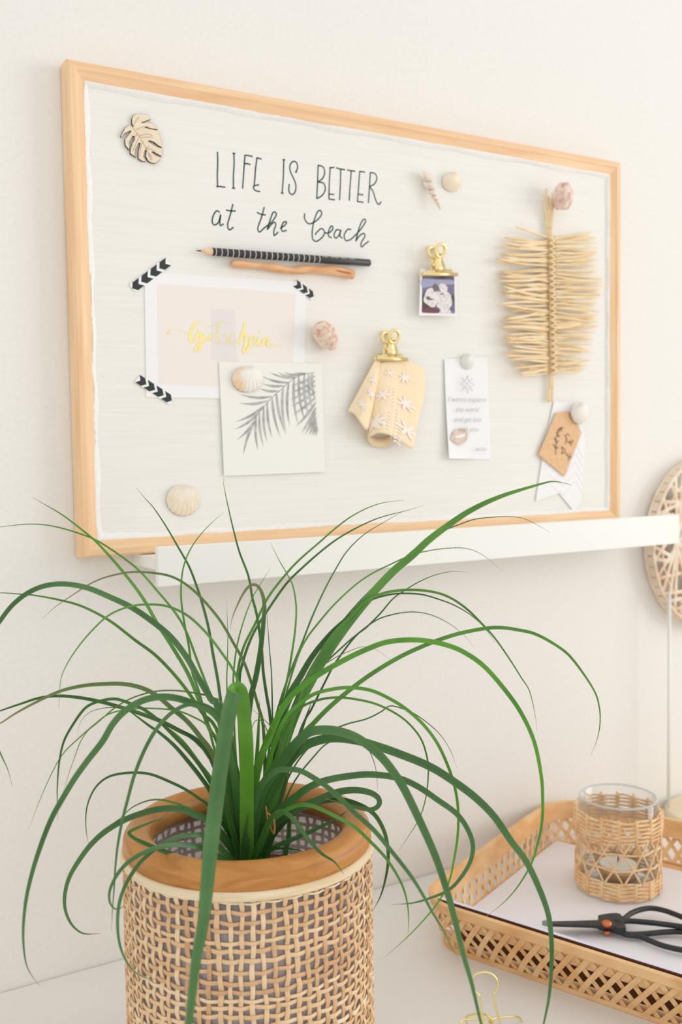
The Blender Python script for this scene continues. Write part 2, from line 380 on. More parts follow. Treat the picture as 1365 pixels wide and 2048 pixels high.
# ------------------------------------------------------------------ shells
def place_axes(o, loc, X, Y, Z):
    m = Matrix((X, Y, Z)).transposed().to_4x4(); m.translation = loc; o.matrix_world = m
def cockle(name, px, py, wpx, hpx, rot, mat, label, off=0.0, dome=0.42, ribs=26):
    c = bp(px, py, off+0.0006); s = (bp(px+wpx/2, py)-bp(px-wpx/2, py)).length; h = (bp(px, py-hpx/2)-bp(px, py+hpx/2)).length
    v = []; f = []; nt, nr = 156, 22
    for j in range(nr+1):
        q = j/nr
        for i in range(nt):
            a = 2*PI*i/nt
            # rounded fan about a hinge near the top
            rr = 1.0 - 0.10*math.exp(-((a-PI/2+PI) % (2*PI)-PI)**2*6)
            R = math.sin(q*PI/2)*rr
            # ribs run from the hinge
            ox, oz = math.cos(a)*R*0.5, math.sin(a)*R*0.5
            ang = math.atan2(ox, 0.55-oz)
            hgt = math.cos(q*PI/2)
            rib = 0.5+0.5*math.cos(ang*ribs*1.6)
            y = dome*hgt*(1+0.25*oz)+0.034*rib*min(1, q*2.2)*(0.35+0.65*q)
            hx = (0.5-oz)*0.06
            v.append((ox*s*1.0, -(y*min(s, h))*1.0, (oz+hgt*0.10)*h))
    for j in range(nr):
        for i in range(nt): f.append((j*nt+i, j*nt+(i+1) % nt, (j+1)*nt+(i+1) % nt, (j+1)*nt+i))
    f.append(tuple(nr*nt+i for i in range(nt)))
    cr, sr = math.cos(rot), math.sin(rot)
    v = [(c.x+x*cr-z*sr, c.y+y, c.z+x*sr+z*cr) for x, y, z in v]
    o = mesh(name, v, f, mat, None, True)
    return tag(o, label, 'shell', 'shells stuck on the memo board')
def spiral(name, loc, axis, size, mat, label, turns=3.5, k=0.16, R=0.42, H=1.2, a=0.5, squash=(1, 1), rot0=0.0):
    # helico-spiral shell; apex points along axis
    v = []; f = []; n = int(turns*36); m = 20
    A = Vector(axis).normalized(); X = A.orthogonal().normalized(); Y = A.cross(X)
    T = 2*PI*turns
    for i in range(n+1):
        th = T*i/n; s = math.exp(k*(th-T))
        cx, cy, cz = R*s*math.cos(th+rot0), R*s*math.sin(th+rot0), -H*s
        er = Vector((math.cos(th+rot0), math.sin(th+rot0), 0))
        for j in range(m):
            w = 2*PI*j/m; d = a*s
            p = Vector((cx, cy, cz))+er*math.cos(w)*d*squash[0]+Vector((0, 0, 1))*math.sin(w)*d*squash[1]
            v.append(p)
    for i in range(n):
        for j in range(m): f.append((i*m+j, i*m+(j+1) % m, (i+1)*m+(j+1) % m, (i+1)*m+j))
    f.append(tuple(range(m-1, -1, -1))); f.append(tuple(n*m+j for j in range(m)))
    W = [X*p.x+Y*p.y+A*p.z for p in v]
    lo = Vector([min(w_[i] for w_ in W) for i in range(3)]); hi = Vector([max(w_[i] for w_ in W) for i in range(3)])
    sc = size/max(hi.x-lo.x, hi.z-lo.z); mid = (lo+hi)/2
    # back of the shell rests on the panel (largest y)
    V = [Vector((loc.x+(w_.x-mid.x)*sc, loc.y-(hi.y-w_.y)*sc, loc.z+(w_.z-mid.z)*sc)) for w_ in W]
    o = mesh(name, V, f, mat, None, True)
    return tag(o, label, 'shell', 'shells stuck on the memo board')
cockle('cockle_shell', 495, 758, 61, 53, 0.12, 'shell_patch', 'white ribbed cockle shell with a peach patch, on the palm leaf card', off=0.0024, dome=0.26)
cockle('cockle_shell', 366, 1000, 66, 64, -0.15, 'shell_peach', 'cream ribbed cockle shell alone near the lower left corner of the board', dome=0.20)
cockle('clam_shell', 903, 364, 37, 38, 0.3, 'shell_peach', 'small round cream shell right of the long pointed shell', dome=0.45)
def whorl(name, loc, axis, length, width, env, turns, groove, mat, label):
    # shell of revolution with a spiral groove; env(t) gives half width from apex (0) to mouth (1)
    A = Vector(axis).normalized(); X = A.cross(Vector((0, 1, 0))).normalized(); Y = A.cross(X); v = []; f = []; nr, na = 60, 56
    for i in range(nr+1):
        t = i/nr; e = env(t)
        for j in range(na):
            th = 2*PI*j/na; ph = turns*(t**0.55)-th/(2*PI)
            gz = abs(math.sin(PI*ph))**0.45
            rr = width/2*e*(1-groove*(1-gz)*(1-0.7*t))*(1+0.10*t*math.cos(th))
            v.append(A*(0.5-t)*length+X*math.cos(th)*rr+Y*math.sin(th)*rr)
    for i in range(nr):
        for j in range(na): f.append((i*na+j, i*na+(j+1) % na, (i+1)*na+(j+1) % na, (i+1)*na+j))
    f.append(tuple(range(na-1, -1, -1))); f.append(tuple(nr*na+j for j in range(na)))
    my = max(p.y for p in v); v = [Vector((loc.x+p.x, loc.y-(my-p.y), loc.z+p.z)) for p in v]
    return tag(mesh(name, v, f, mat, None, True), label, 'shell', 'shells stuck on the memo board')
whorl('moon_snail_shell', bp(641, 673), (-0.66, -0.22, 0.62), 0.0300, 0.0225, lambda t: (0.02+0.98*math.sin(PI*(t**0.72)*0.90)**0.85), 3.2, 0.30, 'shell_pink', 'pink-brown blotched snail shell right of the Gutschein card')
o_ = spiral('spire_shell', bp(854, 385), (0.42, -0.12, -0.9), 0.037, 'shell_pale', 'long pointed cream and pink spire shell above the small photo', turns=8, k=0.045, R=0.25, H=4.2, a=0.46, squash=(1, 1.25))
whorl('turban_shell', bp(1113, 397, 0.007), (-0.12, -0.20, 1), 0.0275, 0.0215, lambda t: math.sin(PI*(0.10+0.76*t))**0.65, 3.6, 0.16, 'shell_brown', 'striped pink-brown turban shell over the stem of the raffia feather')
cockle('clam_shell', 935, 723, 26, 31, 0.5, 'shell_teal', 'tiny pale shell holding the top of the poem slip', off=0.0006, dome=0.42)
cockle('clam_shell', 1159, 826, 33, 44, 0.5, 'shell_white', 'white shell pinning the kraft gift tag and paper banner', off=0.005, dome=0.36)

# ------------------------------------------------------------------ monstera leaf magnet
Z1 = zm((100, 80), 3.4125)
mon = [(555,578),(553,545),(562,522),(580,511),(640,510),(668,518),(684,546),(655,556),(622,568),(618,574),(660,566),(695,572),(720,597),(730,615),(690,611),(650,600),(638,604),(690,614),(735,625),(750,670),(759,738),(735,727),(705,702),(672,690),(664,698),(700,722),(762,748),(756,798),(735,787),(700,768),(684,768),(715,795),(750,806),(742,825),(715,846),(690,844),(664,830),(648,798),(654,758),(642,757),(632,800),(648,833),(625,832),(598,814),(598,765),(612,712),(602,706),(576,752),(572,785),(583,804),(544,780),(544,738),(572,682),(570,660),(556,662),(535,706),(537,754),(510,726),(506,684),(550,628),(542,624),(500,646),(482,670),(479,658),(508,604),(534,586),(568,600)]
lm = thing('leaf_magnet', 'small wooden monstera leaf at the upper left of the board', 'magnet', bp(620, 690))
P = [bp(*Z1(u, v)) for u, v in mon]
g = G(); slab(g, P, PY, 0.0022); g.obj('burnt_edge', 'leafedge', lm)['label'] = 'dark laser-burnt edge'
cen = sum(P, Vector())/len(P)
def shrink(pts, d):
    n = len(pts); area = sum(pts[i].x*pts[(i+1) % n].z-pts[(i+1) % n].x*pts[i].z for i in range(n)); sg = 1 if area > 0 else -1
    out = []
    for i in range(n):
        a = (pts[i]-pts[i-1]).normalized(); b = (pts[(i+1) % n]-pts[i]).normalized()
        nrm = Vector((-(a.z+b.z), 0, a.x+b.x))
        nrm = nrm.normalized() if nrm.length > 1e-6 else Vector((0, 0, 0))
        out.append(pts[i]+nrm*d*sg)
    return out
g = G(); slab(g, shrink(P, 0.00022), PY-0.0022, 0.0002); g.obj('leaf_face', 'leafwood', lm)
g = G()
for s_ in ([(560,590),(620,668),(700,818)],[(590,612),(640,590),(680,590)],[(575,580),(592,545),(610,525)],[(610,655),(660,640),(700,650)],[(625,665),(670,660),(705,664)],[(655,740),(690,745),(720,760)],[(560,665),(540,700)],[(598,640),(570,680),(560,740)],[(610,660),(585,715),(570,755)],[(632,692),(620,740),(616,790)],[(655,740),(680,720)],[(680,770),(700,800)],[(672,775),(690,820)]):
    stroke(g, crom([bp(*Z1(u, v), 0.003) for u, v in s_], 4), 0.0004, 0.0024)
g.obj('leaf_veins', 'leafvein', lm)

# ------------------------------------------------------------------ pencil and stick
pa, pb = bp(392, 501, 0.006), bp(740, 526, 0.006)
pd = (pb-pa).normalized(); PR = 0.0034
pen = thing('pencil', 'black pencil with white rings lying above the peeled stick', 'pencil', pa)
A_ = lambda t: pa+pd*t
LN = (pb-pa).length; t0 = (bp(424, 503, 0.006)-pa).length; t1 = (bp(637, 519, 0.006)-pa).length
g = G(); g.tube([A_(t0), A_(LN-0.001), A_(LN)], [PR, PR, PR*0.8], 24); g.obj('shaft', 'pencil', pen, True)
g = G(); g.tube([A_(0.0045), A_(t0)], [0.0008, PR*0.98], 24); g.obj('wood_cone', 'pencil_wood', pen, True)
g = G(); g.tube([A_(0.0), A_(0.0046)], [0.0002, 0.00085], 12); g.obj('lead', 'graphite', pen, True)
g = G()
for i in range(20):
    t = t0+0.003+(t1-t0-0.003)*i/19
    g.tube([A_(t-0.0004), A_(t+0.0004)], PR*1.03, 24)
g.obj('ring', 'ring', pen, True)
up_ = Vector((pd.z*-1, 0, pd.x)).normalized()
g = G(); r = random.Random(3); t = t1+0.003
while t < LN-0.018:
    for q in range(r.choice([4, 5, 5])):
        cpt = A_(t)+Vector((0, -PR*0.86, 0))+up_*PR*0.55
        for e in r.sample([((0,0),(0,1)),((0,1),(.7,1)),((.7,0),(.7,1)),((0,.5),(.7,.5)),((0,0),(.7,0)),((0,0),(.7,1))], 3):
            h = 0.0014
            a = cpt+pd*e[0][0]*h+up_*(e[0][1]-.5)*h; b = cpt+pd*e[1][0]*h+up_*(e[1][1]-.5)*h
            g.tube([a, b], 0.0002, 4)
        t += 0.0017
    t += 0.0022
g.obj('printed_text', 'ring', pen)
sp = crom([bp(x, y, 0.005) for x, y in ((463, 527), (500, 530), (545, 535), (582, 541), (610, 539), (640, 540), (672, 542), (706, 549))], 6)
n = len(sp); stk = thing('wooden_stick', 'short peeled tan stick mounted below the black pencil', 'stick', sp[0])
g = G(); rr = [0.0029+0.0011*(i/n)+0.0004*math.sin(i*0.6)+(0.0007 if i > n*0.82 else 0) for i in range(n)]
rr[0] *= 0.8; g.tube(sp, rr, 14); g.obj('stick_body', 'stick', stk, True)
g = G(); a = bp(672, 541, 0.0088); b = bp(703, 547, 0.0092); g.tube([a, a.lerp(b, 0.2), a.lerp(b, .8), b], [0.0006, 0.0016, 0.0018, 0.0008], 10, flat=0.5); g.obj('cut_face', 'stick_cut', stk, True)['label'] = 'darker carved cut'

# ------------------------------------------------------------------ cards and paper on the board
def quad(pxs, off, th, name, mat, parent=None, nseg=1):
    g = G(); slab(g, [bp(x, y, off) for x, y in pxs], PY-off, th); return g.obj(name, mat, parent)
Z3 = zm((250, 500), 3.174)
gc = thing('voucher_card', 'white-bordered blush card with gold script Gutschein', 'card', bp(292.5, 794.6))
quad([(289, 544), (612, 564.6), (608, 800), (292.5, 794.6)], 0.0002, 0.0006, 'card_sheet', 'paper', gc)
quad([(314.6, 566.8), (592, 586.6), (585, 779), (317.7, 767.8)], 0.0008, 0.0001, 'blush_panel', 'blush', gc)
g = G()
gs = [([(276,528),(288,506),(330,504),(380,522),(430,540)],4),([(476,462),(452,462),(425,505),(413,550),(424,582),(450,560),(474,512)],13),([(476,520),(484,560),(478,620),(464,642),(448,634),(462,606),(500,572)],12),
 ([(502,530),(500,562),(512,578),(534,556),(545,532),(540,562),(556,578)],9),([(602,452),(592,510),(582,570),(592,590),(612,582)],13),([(505,488),(560,478),(610,458),(680,462)],4),
 ([(652,532),(632,545),(652,570),(648,594),(626,590)],9),([(700,532),(680,540),(672,570),(686,594),(712,572)],10),([(764,460),(758,490),(735,560),(722,592)],12),([(724,590),(748,540),(768,532),(770,570),(756,630),(758,650),(780,630),(800,600)],13),
 ([(800,584),(826,566),(820,546),(800,562),(796,598),(818,604),(836,588)],9),([(852,556),(842,590),(850,606),(868,590)],10),([(850,514),(856,520)],14),([(884,560),(874,606)],10),([(878,596),(902,560),(914,566),(904,598),(916,612),(945,598)],10),([(940,600),(965,606),(982,600),(990,604)],5),([(276,520),(282,532)],14)]
for s_, w_ in gs:
    pts = crom([bp(*Z3(u, v), 0.001) for u, v in s_], 7); n = len(pts)
    ws = []
    for i in range(n):
        t = pts[min(i+1, n-1)]-pts[max(i-1, 0)]
        down = abs(t.z)/(t.length+1e-9)
        ws.append(w_/3.174*0.00074*(0.42+0.58*down))
    ink(g, pts, ws, 0.00095)
g.obj('gold_script', 'goldfoil', gc)
tag(quad([(425, 617), (474, 618), (478, 722), (427, 719)], 0.0017, 0.0001, 'clear_tape', 'cleartape'), 'translucent tape strip across the middle of the gold script', 'tape')
def washi(p0, p1, wpx, n, sgn, label):
    a = bp(*p0, 0.001); b = bp(*p1, 0.001); d = (b-a).normalized(); nn = Vector((-d.z, 0, d.x)); Lg = (b-a).length
    W = wpx*0.0004
    t = thing('washi_tape', label, 'tape', a, 'black and white tape strips on the voucher card')
    g = G(); r = random.Random(int(p0[0])); e = []
    pts = [a+nn*W/2, a-nn*W/2]
    for k in range(1, 4): pts.insert(1, a+nn*W*(k/4-.5)*1.0+d*r.uniform(-.001, .001)) if False else None
    poly = [a+nn*W*(0.5-k/6)+d*r.uniform(-.0008, .0008) for k in range(7)]+[b-nn*W*(0.5-k/6)+d*r.uniform(-.0008, .0008) for k in range(7)]
    slab(g, poly, PY-0.0009, 0.00012); g.obj('tape_strip', 'tape_white', t)
    g = G(); st = Lg/n
    for k in range(n):
        s0 = k*st+st*0.14; s1 = s0+st*0.70; dd = W*0.42*sgn
        def q(s, h): return a+d*min(max(s, 0.0), Lg)+nn*h
        poly = [q(s0-dd*0.5, W*0.46), q(s0+dd*0.5, 0), q(s0-dd*0.5, -W*0.46), q(s1-dd*0.5, -W*0.46), q(s1+dd*0.5, 0), q(s1-dd*0.5, W*0.46)]
        slab(g, poly, PY-0.00102, 0.00008)
    g.obj('chevron_print', 'black', t)
washi((265, 577), (337, 523), 21, 4, -1, 'chevron tape over the upper left corner of the Gutschein card')
washi((590, 566), (628, 593), 20, 3, 1, 'chevron tape at the upper right corner of the Gutschein card')
washi((275, 757), (344, 801), 21, 4, 1, 'chevron tape at the lower left corner of the Gutschein card')
pc = thing('palm_card', 'cream square card with grey palm fronds, overlapping the Gutschein card', 'card', bp(448, 952))
quad([(438, 723.7), (644, 727), (650, 944), (448, 952)], 0.0014, 0.0006, 'card_sheet', 'paper_cream', pc)
g = G()
def leaflet(a, b, w, bend=0.12):
    A0, B0 = bp(*Z3(*a), 0.002), bp(*Z3(*b), 0.002); d = B0-A0; nn = Vector((-d.z, 0, d.x))
    pts = [A0.lerp(B0, t)+nn*bend*math.sin(PI*t) for t in [i/10 for i in range(11)]]
    ws = [max(0.0002, w*math.sin(PI*min(1, 0.06+0.94*(i/10))**0.8)) for i in range(11)]
    ink(g, pts, ws, 0.0020)
stem = [(1208,778),(1150,786),(1095,805),(1040,842),(990,888),(930,940),(880,1000),(842,1048),(822,1092)]
stroke(g, crom([bp(*Z3(*p), 0.002) for p in stem], 6), 0.0006, 0.0021)
for a, b in [((1130,790),(1010,778)),((1080,812),(915,776)),((1085,808),(975,778)),((1160,784),(1080,778)),((1040,842),(872,802)),((1010,862),(872,848)),((975,895),(855,880)),((935,930),(735,918)),((905,958),(728,972)),((882,990),(703,1090)),((855,1030),(698,1138)),((826,1082),(712,1204))]:
    leaflet(a, b, 0.0024, 0.06)
for a, b in [((825,1090),(752,1300)),((834,1066),(845,1270)),((855,1036),(880,1245)),((882,1000),(903,1218)),((905,972),(935,1192)),((935,935),(988,1190)),((962,908),(1022,1168)),((1005,872),(1020,1145)),((1040,845),(1045,1115)),((1075,820),(1098,1100)),((1105,802),(1140,1080)),((1140,790),(1165,1050)),((1170,784),(1190,1010)),((1190,780),(1210,960))]:
    leaflet(a, b, 0.0022, -0.05)
for a, b in [((1208,800),(1060,860)),((1208,830),(1056,905)),((1210,860),(1052,950)),((1210,900),(1056,992)),((1211,935),(1070,1045)),((1212,968),(1090,1118)),((1213,1000),(1122,1160)),((1214,1030),(1142,1172)),((1215,1060),(1168,1176)),((1216,1090),(1190,1178)),((1217,1110),(1212,1182))]:
    leaflet(a, b, 0.0021, 0.03)
g.obj('palm_print', 'palm', pc)

# poem slip
Zp = zm((860, 690), 8.193)
ps = thing('poem_slip', 'narrow white slip printed with a compass star and kiss mark', 'note', bp(890, 916))
po = [bp(*p) for p in ((887.5, 719), (975, 714), (982, 919), (892, 917))]
g = G(); v = []; f = []
for j in range(13):
    t = j/12
    l = po[0].lerp(po[3], t); r_ = po[1].lerp(po[2], t)
    for i in range(9):
        s = i/8; q = l.lerp(r_, s)
        y = PY-0.0006-0.0045*(t**2)*(1-s)**2-0.001*(1-s)**2
        v.append((q.x, y, q.z))
n0 = len(v); v += [(x, y+0.0003, z) for x, y, z in v]
for j in range(12):
    for i in range(8):
        a = j*9+i; f.append((a, a+9, a+10, a+1)); f.append((n0+a, n0+a+1, n0+a+10, n0+a+9))
g.add(v, f); g.obj('slip_sheet', 'paper', ps, True)
def font_text(txt, px, py, size, rot, off, shear=0.35):
    cu = bpy.data.curves.new('t', 'FONT'); cu.body = txt; cu.size = size; cu.shear = shear; cu.align_x = 'CENTER'; cu.offset = -size*0.012
    ob = bpy.data.objects.new('t', cu); C.objects.link(ob); bpy.context.view_layer.update()
    me = bpy.data.meshes.new_from_object(ob.evaluated_get(bpy.context.evaluated_depsgraph_get()))
    c = bp(px, py, off); out = [(c.x+v.co.x*math.cos(rot)-v.co.y*math.sin(rot), PY-off, c.z+v.co.x*math.sin(rot)+v.co.y*math.cos(rot)) for v in me.vertices]
    fs = [tuple(p.vertices) for p in me.polygons]
    bpy.data.objects.remove(ob); bpy.data.curves.remove(cu); bpy.data.meshes.remove(me)
    return out, fs
g = G()
for txt, u, v_ in (('I wanna explore', 610, 930), ('the world', 612, 1095), ('and get lost', 622, 1260), ('with you', 625, 1418)):
    g.add(*font_text(txt, *Zp(u, v_), 0.0074, 0.0, 0.0052))
g.add(*font_text('xoxo', *Zp(835, 1735), 0.0068, 0.0, 0.0052))
def pzs(pts, w=0.0004, closed=False):
    P = [bp(*Zp(*p), 0.0052) for p in pts]
    if closed: P.append(P[0])
    stroke(g, P, w, 0.0052)
pzs([(615,500),(640,600),(735,648),(650,690),(618,795),(595,690),(500,636),(580,600)], 0.0005, True)
for a, b in (((525,530),(565,590)),((700,545),(660,590)),((525,745),(570,690)),((705,755),(665,700))): pzs([a, b], 0.0005)
pzs([(615+16*math.cos(k*PI/4), 636+18*math.sin(k*PI/4)) for k in range(8)], 0.0004, True)
g.obj('poem_print', 'text_grey', ps)
g = G()
lip = [(345,1530),(390,1430),(450,1380),(500,1370),(540,1362),(600,1400),(632,1470),(618,1540),(560,1600),(495,1635),(420,1605),(360,1565)]
inn = [(420,1490),(480,1478),(560,1455),(585,1465),(560,1500),(500,1520),(430,1520)]
slab(g, crom([bp(*Zp(*p), 0.0050) for p in lip], 4, True), PY-0.0050, 0.00005)
g.obj('kiss_mark', 'kiss', ps)
g = G(); slab(g, crom([bp(*Zp(*p), 0.0051) for p in inn], 4, True), PY-0.00506, 0.00004); g.obj('kiss_gap', 'paper', ps)

# banner and kraft tag
Z5 = zm((1060, 780), 8.193)
bn = thing('paper_banner', 'white swallowtail banner with faint pink chevrons behind the kraft tag', 'banner', bp(1072, 1000))
bo = [(395,190),(690,200),(860,380),(900,900),(860,1700),(810,1900),(720,1985),(480,1690),(95,1830),(200,1150),(300,620)]
g = G(); slab(g, [bp(*Z5(*p), 0.001) for p in bo], PY-0.001, 0.0005); g.obj('banner_sheet', 'paper', bn)
g = G()
for k in range(5):
    y0 = 880+k*150
    pts = [bp(*Z5(u, v), 0.0016) for u, v in ((210 if y0 > 1100 else 640, y0+130 if y0 > 1100 else y0), (330, y0+60) if y0 > 1100 else (680, y0+10), (560, y0+240), (760, y0), (880, y0+230))]
    stroke(g, [Vector(p) for p in pts], 0.0014, 0.0016)
g.obj('chevron_print', 'pink', bn)
kt = thing('gift_tag', 'kraft brown gift tag lettered in brown ink, in front of the banner', 'tag', bp(*Z5(150, 1060)))
ko = [(430,370),(640,355),(690,440),(780,540),(800,610),(845,700),(570,1415),(140,1060),(280,730)]
g = G(); slab(g, [bp(*Z5(*p), 0.003) for p in ko], PY-0.0030, 0.0008); g.obj('tag_card', 'kraft', kt)
g = G()
def ts(pts, w=0.0007): stroke(g, crom([bp(*Z5(*p), 0.004) for p in pts], 5), w, 0.004)
ts([(430,1060),(425,960),(440,880),(430,800),(460,720),(480,640),(530,610)])
for a, b in (((425,960),(390,890)),((440,960),(465,930)),((435,860),(405,785)),((440,860),(470,830)),((455,760),(440,690)),((465,740),(490,770)),((475,690),(460,650)),((490,660),(535,660)),((500,640),(550,620))): ts([a, ((a[0]+b[0])/2+6, (a[1]+b[1])/2), b], 0.0011)
ts([(575,740),(600,790),(590,850),(585,885)]); ts([(590,750),(630,722),(660,755)]); ts([(598,800),(625,790)]); ts([(620,820),(628,860),(655,865),(662,830)]); ts([(662,835),(668,880),(690,915)]); ts([(672,870),(690,830),(715,830),(700,880)])
ts([(520,940),(545,985),(520,1040)]); ts([(520,935),(570,960),(580,1010),(520,1045)]); ts([(585,1020),(598,1060)]); ts([(630,1040),(612,1055),(625,1085),(645,1080)]); ts([(675,1040),(645,1110),(628,1165)]); ts([(650,1100),(670,1090),(665,1130)])
g.obj('tag_lettering', 'tag_ink', kt)
g = G(); g.tube(crom([bp(*Z5(*p), 0.0042) for p in ((640,370),(655,430),(700,490),(760,540))], 5), [0.0004]*15+[0.0012], 6); g.obj('twine', 'stick_cut', kt)

# ------------------------------------------------------------------ bulldog clips, photo and fabric
def bulldog(px0, px1, py0, py1, ytop, label, cloth):
    # jaw runs from px0 to px1
    a = bp(px0, (py0), 0.010); b = bp(px1, py1, 0.010)
    mid = (a+b)/2; d = (b-a).normalized(); W = (b-a).length; Hh = (bp((px0+px1)/2, ytop, 0.006)-mid).z
    t = thing('bulldog_clip', label, 'clip', mid, 'gold bulldog clips on the memo board')
    n_ = Vector((0, -1, 0)); u = Vector((-d.z, 0, d.x))
    def P(x, y, z): return mid+d*x+u*z+Vector((0, -y, 0))
    g = G()   # two jaw plates meeting at a rolled lip
    for s_ in (-1, 1):
        yb = 0.0015*s_; yt = 0.0042*s_
        v = [P(-W/2, yb, -0.003), P(W/2, yb, -0.003), P(W/2*0.62, yt, 0.0032), P(-W/2*0.62, yt, 0.0032)]
        v += [q+Vector((0, -0.0006*s_, 0)) for q in v]
        g.add(v, [(0,1,2,3),(7,6,5,4),(0,4,5,1),(1,5,6,2),(2,6,7,3),(3,7,4,0)])
    g.tube([P(-W/2, 0.0032, -0.0015), P(W/2, 0.0032, -0.0015)], 0.0019, 12)
    g.tube([P(-W/2, -0.0032, -0.0015), P(W/2, -0.0032, -0.0015)], 0.0015, 12)
    g.obj('jaw', 'gold', t, True)
    g = G(); g.tube([P(-W*0.15, 0.0, 0.0075), P(W*0.15, 0.0, 0.0075)], 0.0020, 12); g.obj('spring', 'gold', t, True)
    for s_ in (-1, 1):
        g = G()
        zc = Hh-0.0075
        # tapered lever plate
        hw0, hw1 = 0.0058, 0.0040; y0, y1, y2 = 0.0042*s_, 0.0030*s_, 0.0068*s_
        rows = [(hw0*1.15, y0, 0.0018), (hw0, y0*0.95, 0.006), (hw1, y1, 0.013), (hw1*1.1, y1*1.3, zc-0.003)]
        v = []
        for hw, y, z in rows:
            for x in (-hw, hw):
                for e in (0, 0.0006): v.append(P(x, y+e*s_, z))
        f = []
        for i in range(len(rows)-1):
            p = i*4; q = p+4; f += [(p, p+2, q+2, q), (p+1, q+1, q+3, p+3), (p, q, q+1, p+1), (p+2, p+3, q+3, q+2)]
        f += [(0, 1, 3, 2), (len(v)-4, len(v)-2, len(v)-1, len(v)-3)]
        g.add(v, f)
        ring = [P(0.0056*math.cos(w), y2*0.85+0.0022*s_*math.sin(w), zc+0.0058*math.sin(w)) for w in [2*PI*k/28 for k in range(28)]]
        g.tube(ring, 0.0017, 10, closed=True)
        g.obj('lever', 'gold', t, True)
    return t
bulldog(842, 911, 546, 547, 490, 'gold bulldog clip holding the small photograph', 0)
bulldog(751, 811, 713, 717, 660, 'gold bulldog clip holding the peach floral fabric', 1)

ph = thing('instant_photo', 'small white-bordered photo of two adults holding children', 'photo', bp(838, 632))
quadc = lambda pts, off, th, name, mat: quad(pts, off, th, name, mat, ph)
quadc([(841.5, 538), (913, 546), (913.5, 632), (838.6, 631)], 0.0082, 0.0004, 'photo_paper', 'paper')
quadc([(845, 546), (909, 551.6), (910.5, 627), (844.5, 625.5)], 0.0086, 0.0001, 'image_area', 'photo_dark')
Zf = zm((820, 470), 11.375)
def fig(pts, mat, off, name):
    g = G(); slab(g, crom([bp(*Zf(*p), off) for p in pts], 3, True), PY-off, 0.00006); g.obj(name, mat, ph)
fig([(285,1000),(600,1010),(990,1030),(985,1130),(850,1130),(640,1180),(500,1170),(290,1190)], 'photo_mid', 0.00872, 'backdrop_band')
fig([(310,1650),(600,1680),(680,1720),(650,1775),(310,1760)], 'photo_maroon', 0.00872, 'foreground')
fig([(410,1230),(520,1205),(560,1290),(680,1290),(680,1480),(620,1560),(560,1640),(480,1640),(420,1590),(330,1530),(320,1440),(360,1320)], 'photo_white', 0.0088, 'figure')
fig([(665,1180),(700,1110),(800,1120),(860,1200),(850,1290),(930,1360),(965,1560),(900,1680),(945,1775),(680,1775),(700,1700),(610,1620),(660,1500),(680,1330),(700,1280)], 'photo_white', 0.00884, 'figure')
fig([(380,1410),(430,1390),(480,1440),(570,1470),(480,1480),(390,1465)], 'photo_shade', 0.00892, 'figure_shade')
fig([(540,1130),(610,1110),(650,1180),(650,1240),(580,1290),(540,1230)], 'photo_shade', 0.00892, 'figure_shade')
fig([(690,1340),(740,1320),(780,1345),(785,1440),(770,1350),(700,1360)], 'photo_shade', 0.00896, 'figure_shade')

# fabric swatch gathered by the lower clip
Zs = zm((680, 640), 6.825)
top = [(485,550),(505,555),(530,560),(552,570),(566,590),(560,600),(585,580),(660,568),(760,560),(850,545),(960,560),(1080,620),(1165,690)]
bot = [(105,1245),(200,1290),(280,1400),(375,1500),(440,1380),(395,1490),(385,1600),(520,1545),(650,1560),(760,1610),(870,1680),(1000,1750),(1020,1480)]
dep = [0.004,0.010,0.016,0.015,0.003,0.003,0.010,0.020,0.022,0.019,0.017,0.014,0.006]
depT = [0.0095]*9+[0.0095,0.010,0.010,0.007]
fs_top = crom([Vector((a, b, 0)) for a, b in top], 8); fs_bot = crom([Vector((a, b, 0)) for a, b in bot], 8)
fd = crom([Vector((a, b, 0)) for a, b in zip(dep, depT)], 8); nu = len(fs_top)
def fab(i, t, lift=0.0):
    i = max(0, min(nu-1.001, i)); k = int(i); e = i-k
    T = fs_top[k].lerp(fs_top[k+1], e); B = fs_bot[k].lerp(fs_bot[k+1], e); D = fd[k].lerp(fd[k+1], e)
    q = T.lerp(B, t); dd = D.y+(D.x-D.y)*(t**1.3)
    bulge = 0.0
    # the right edge swings out then back
    return bp(*Zs(q.x+ (60*math.sin(PI*t) if k > nu*0.86 else 0)*((k-nu*0.86)/(nu*0.14) if k > nu*0.86 else 0), q.y), dd+lift)
fc = thing('fabric_swatch', 'peach cotton scrap with white flowers hanging from the lower gold clip', 'fabric', bp(780, 720, 0.012))
v = []; f = []; nv = 26
for i in range(nu):
    for j in range(nv+1): v.append(fab(i, j/nv))
for i in range(nu-1):
    for j in range(nv): a = i*(nv+1)+j; f.append((a, a+1, a+nv+2, a+nv+1))
o = mesh('cloth', v, f, 'fabric', fc, True); md = o.modifiers.new('thick', 'SOLIDIFY'); md.thickness = 0.0005; md.offset = -1
g = G()   # curled tube at the hem
rp = [bp(*Zs(u, w_), dd) for u, w_, dd in ((385,1600,0.010),(410,1680,0.006),(500,1740,0.003),(620,1740,0.003),(690,1680,0.008),(690,1590,0.019))]
rp2 = [q+Vector((0, 0.0, 0.010)) for q in rp]
rp = crom(rp, 5); rp2 = crom(rp2, 5); n = len(rp); g.add(rp+rp2, [(i, i+1, n+i+1, n+i) for i in range(n-1)])
o = g.obj('curled_hem', 'fabric', fc, True); md = o.modifiers.new('thick', 'SOLIDIFY'); md.thickness = 0.0005
g = G()
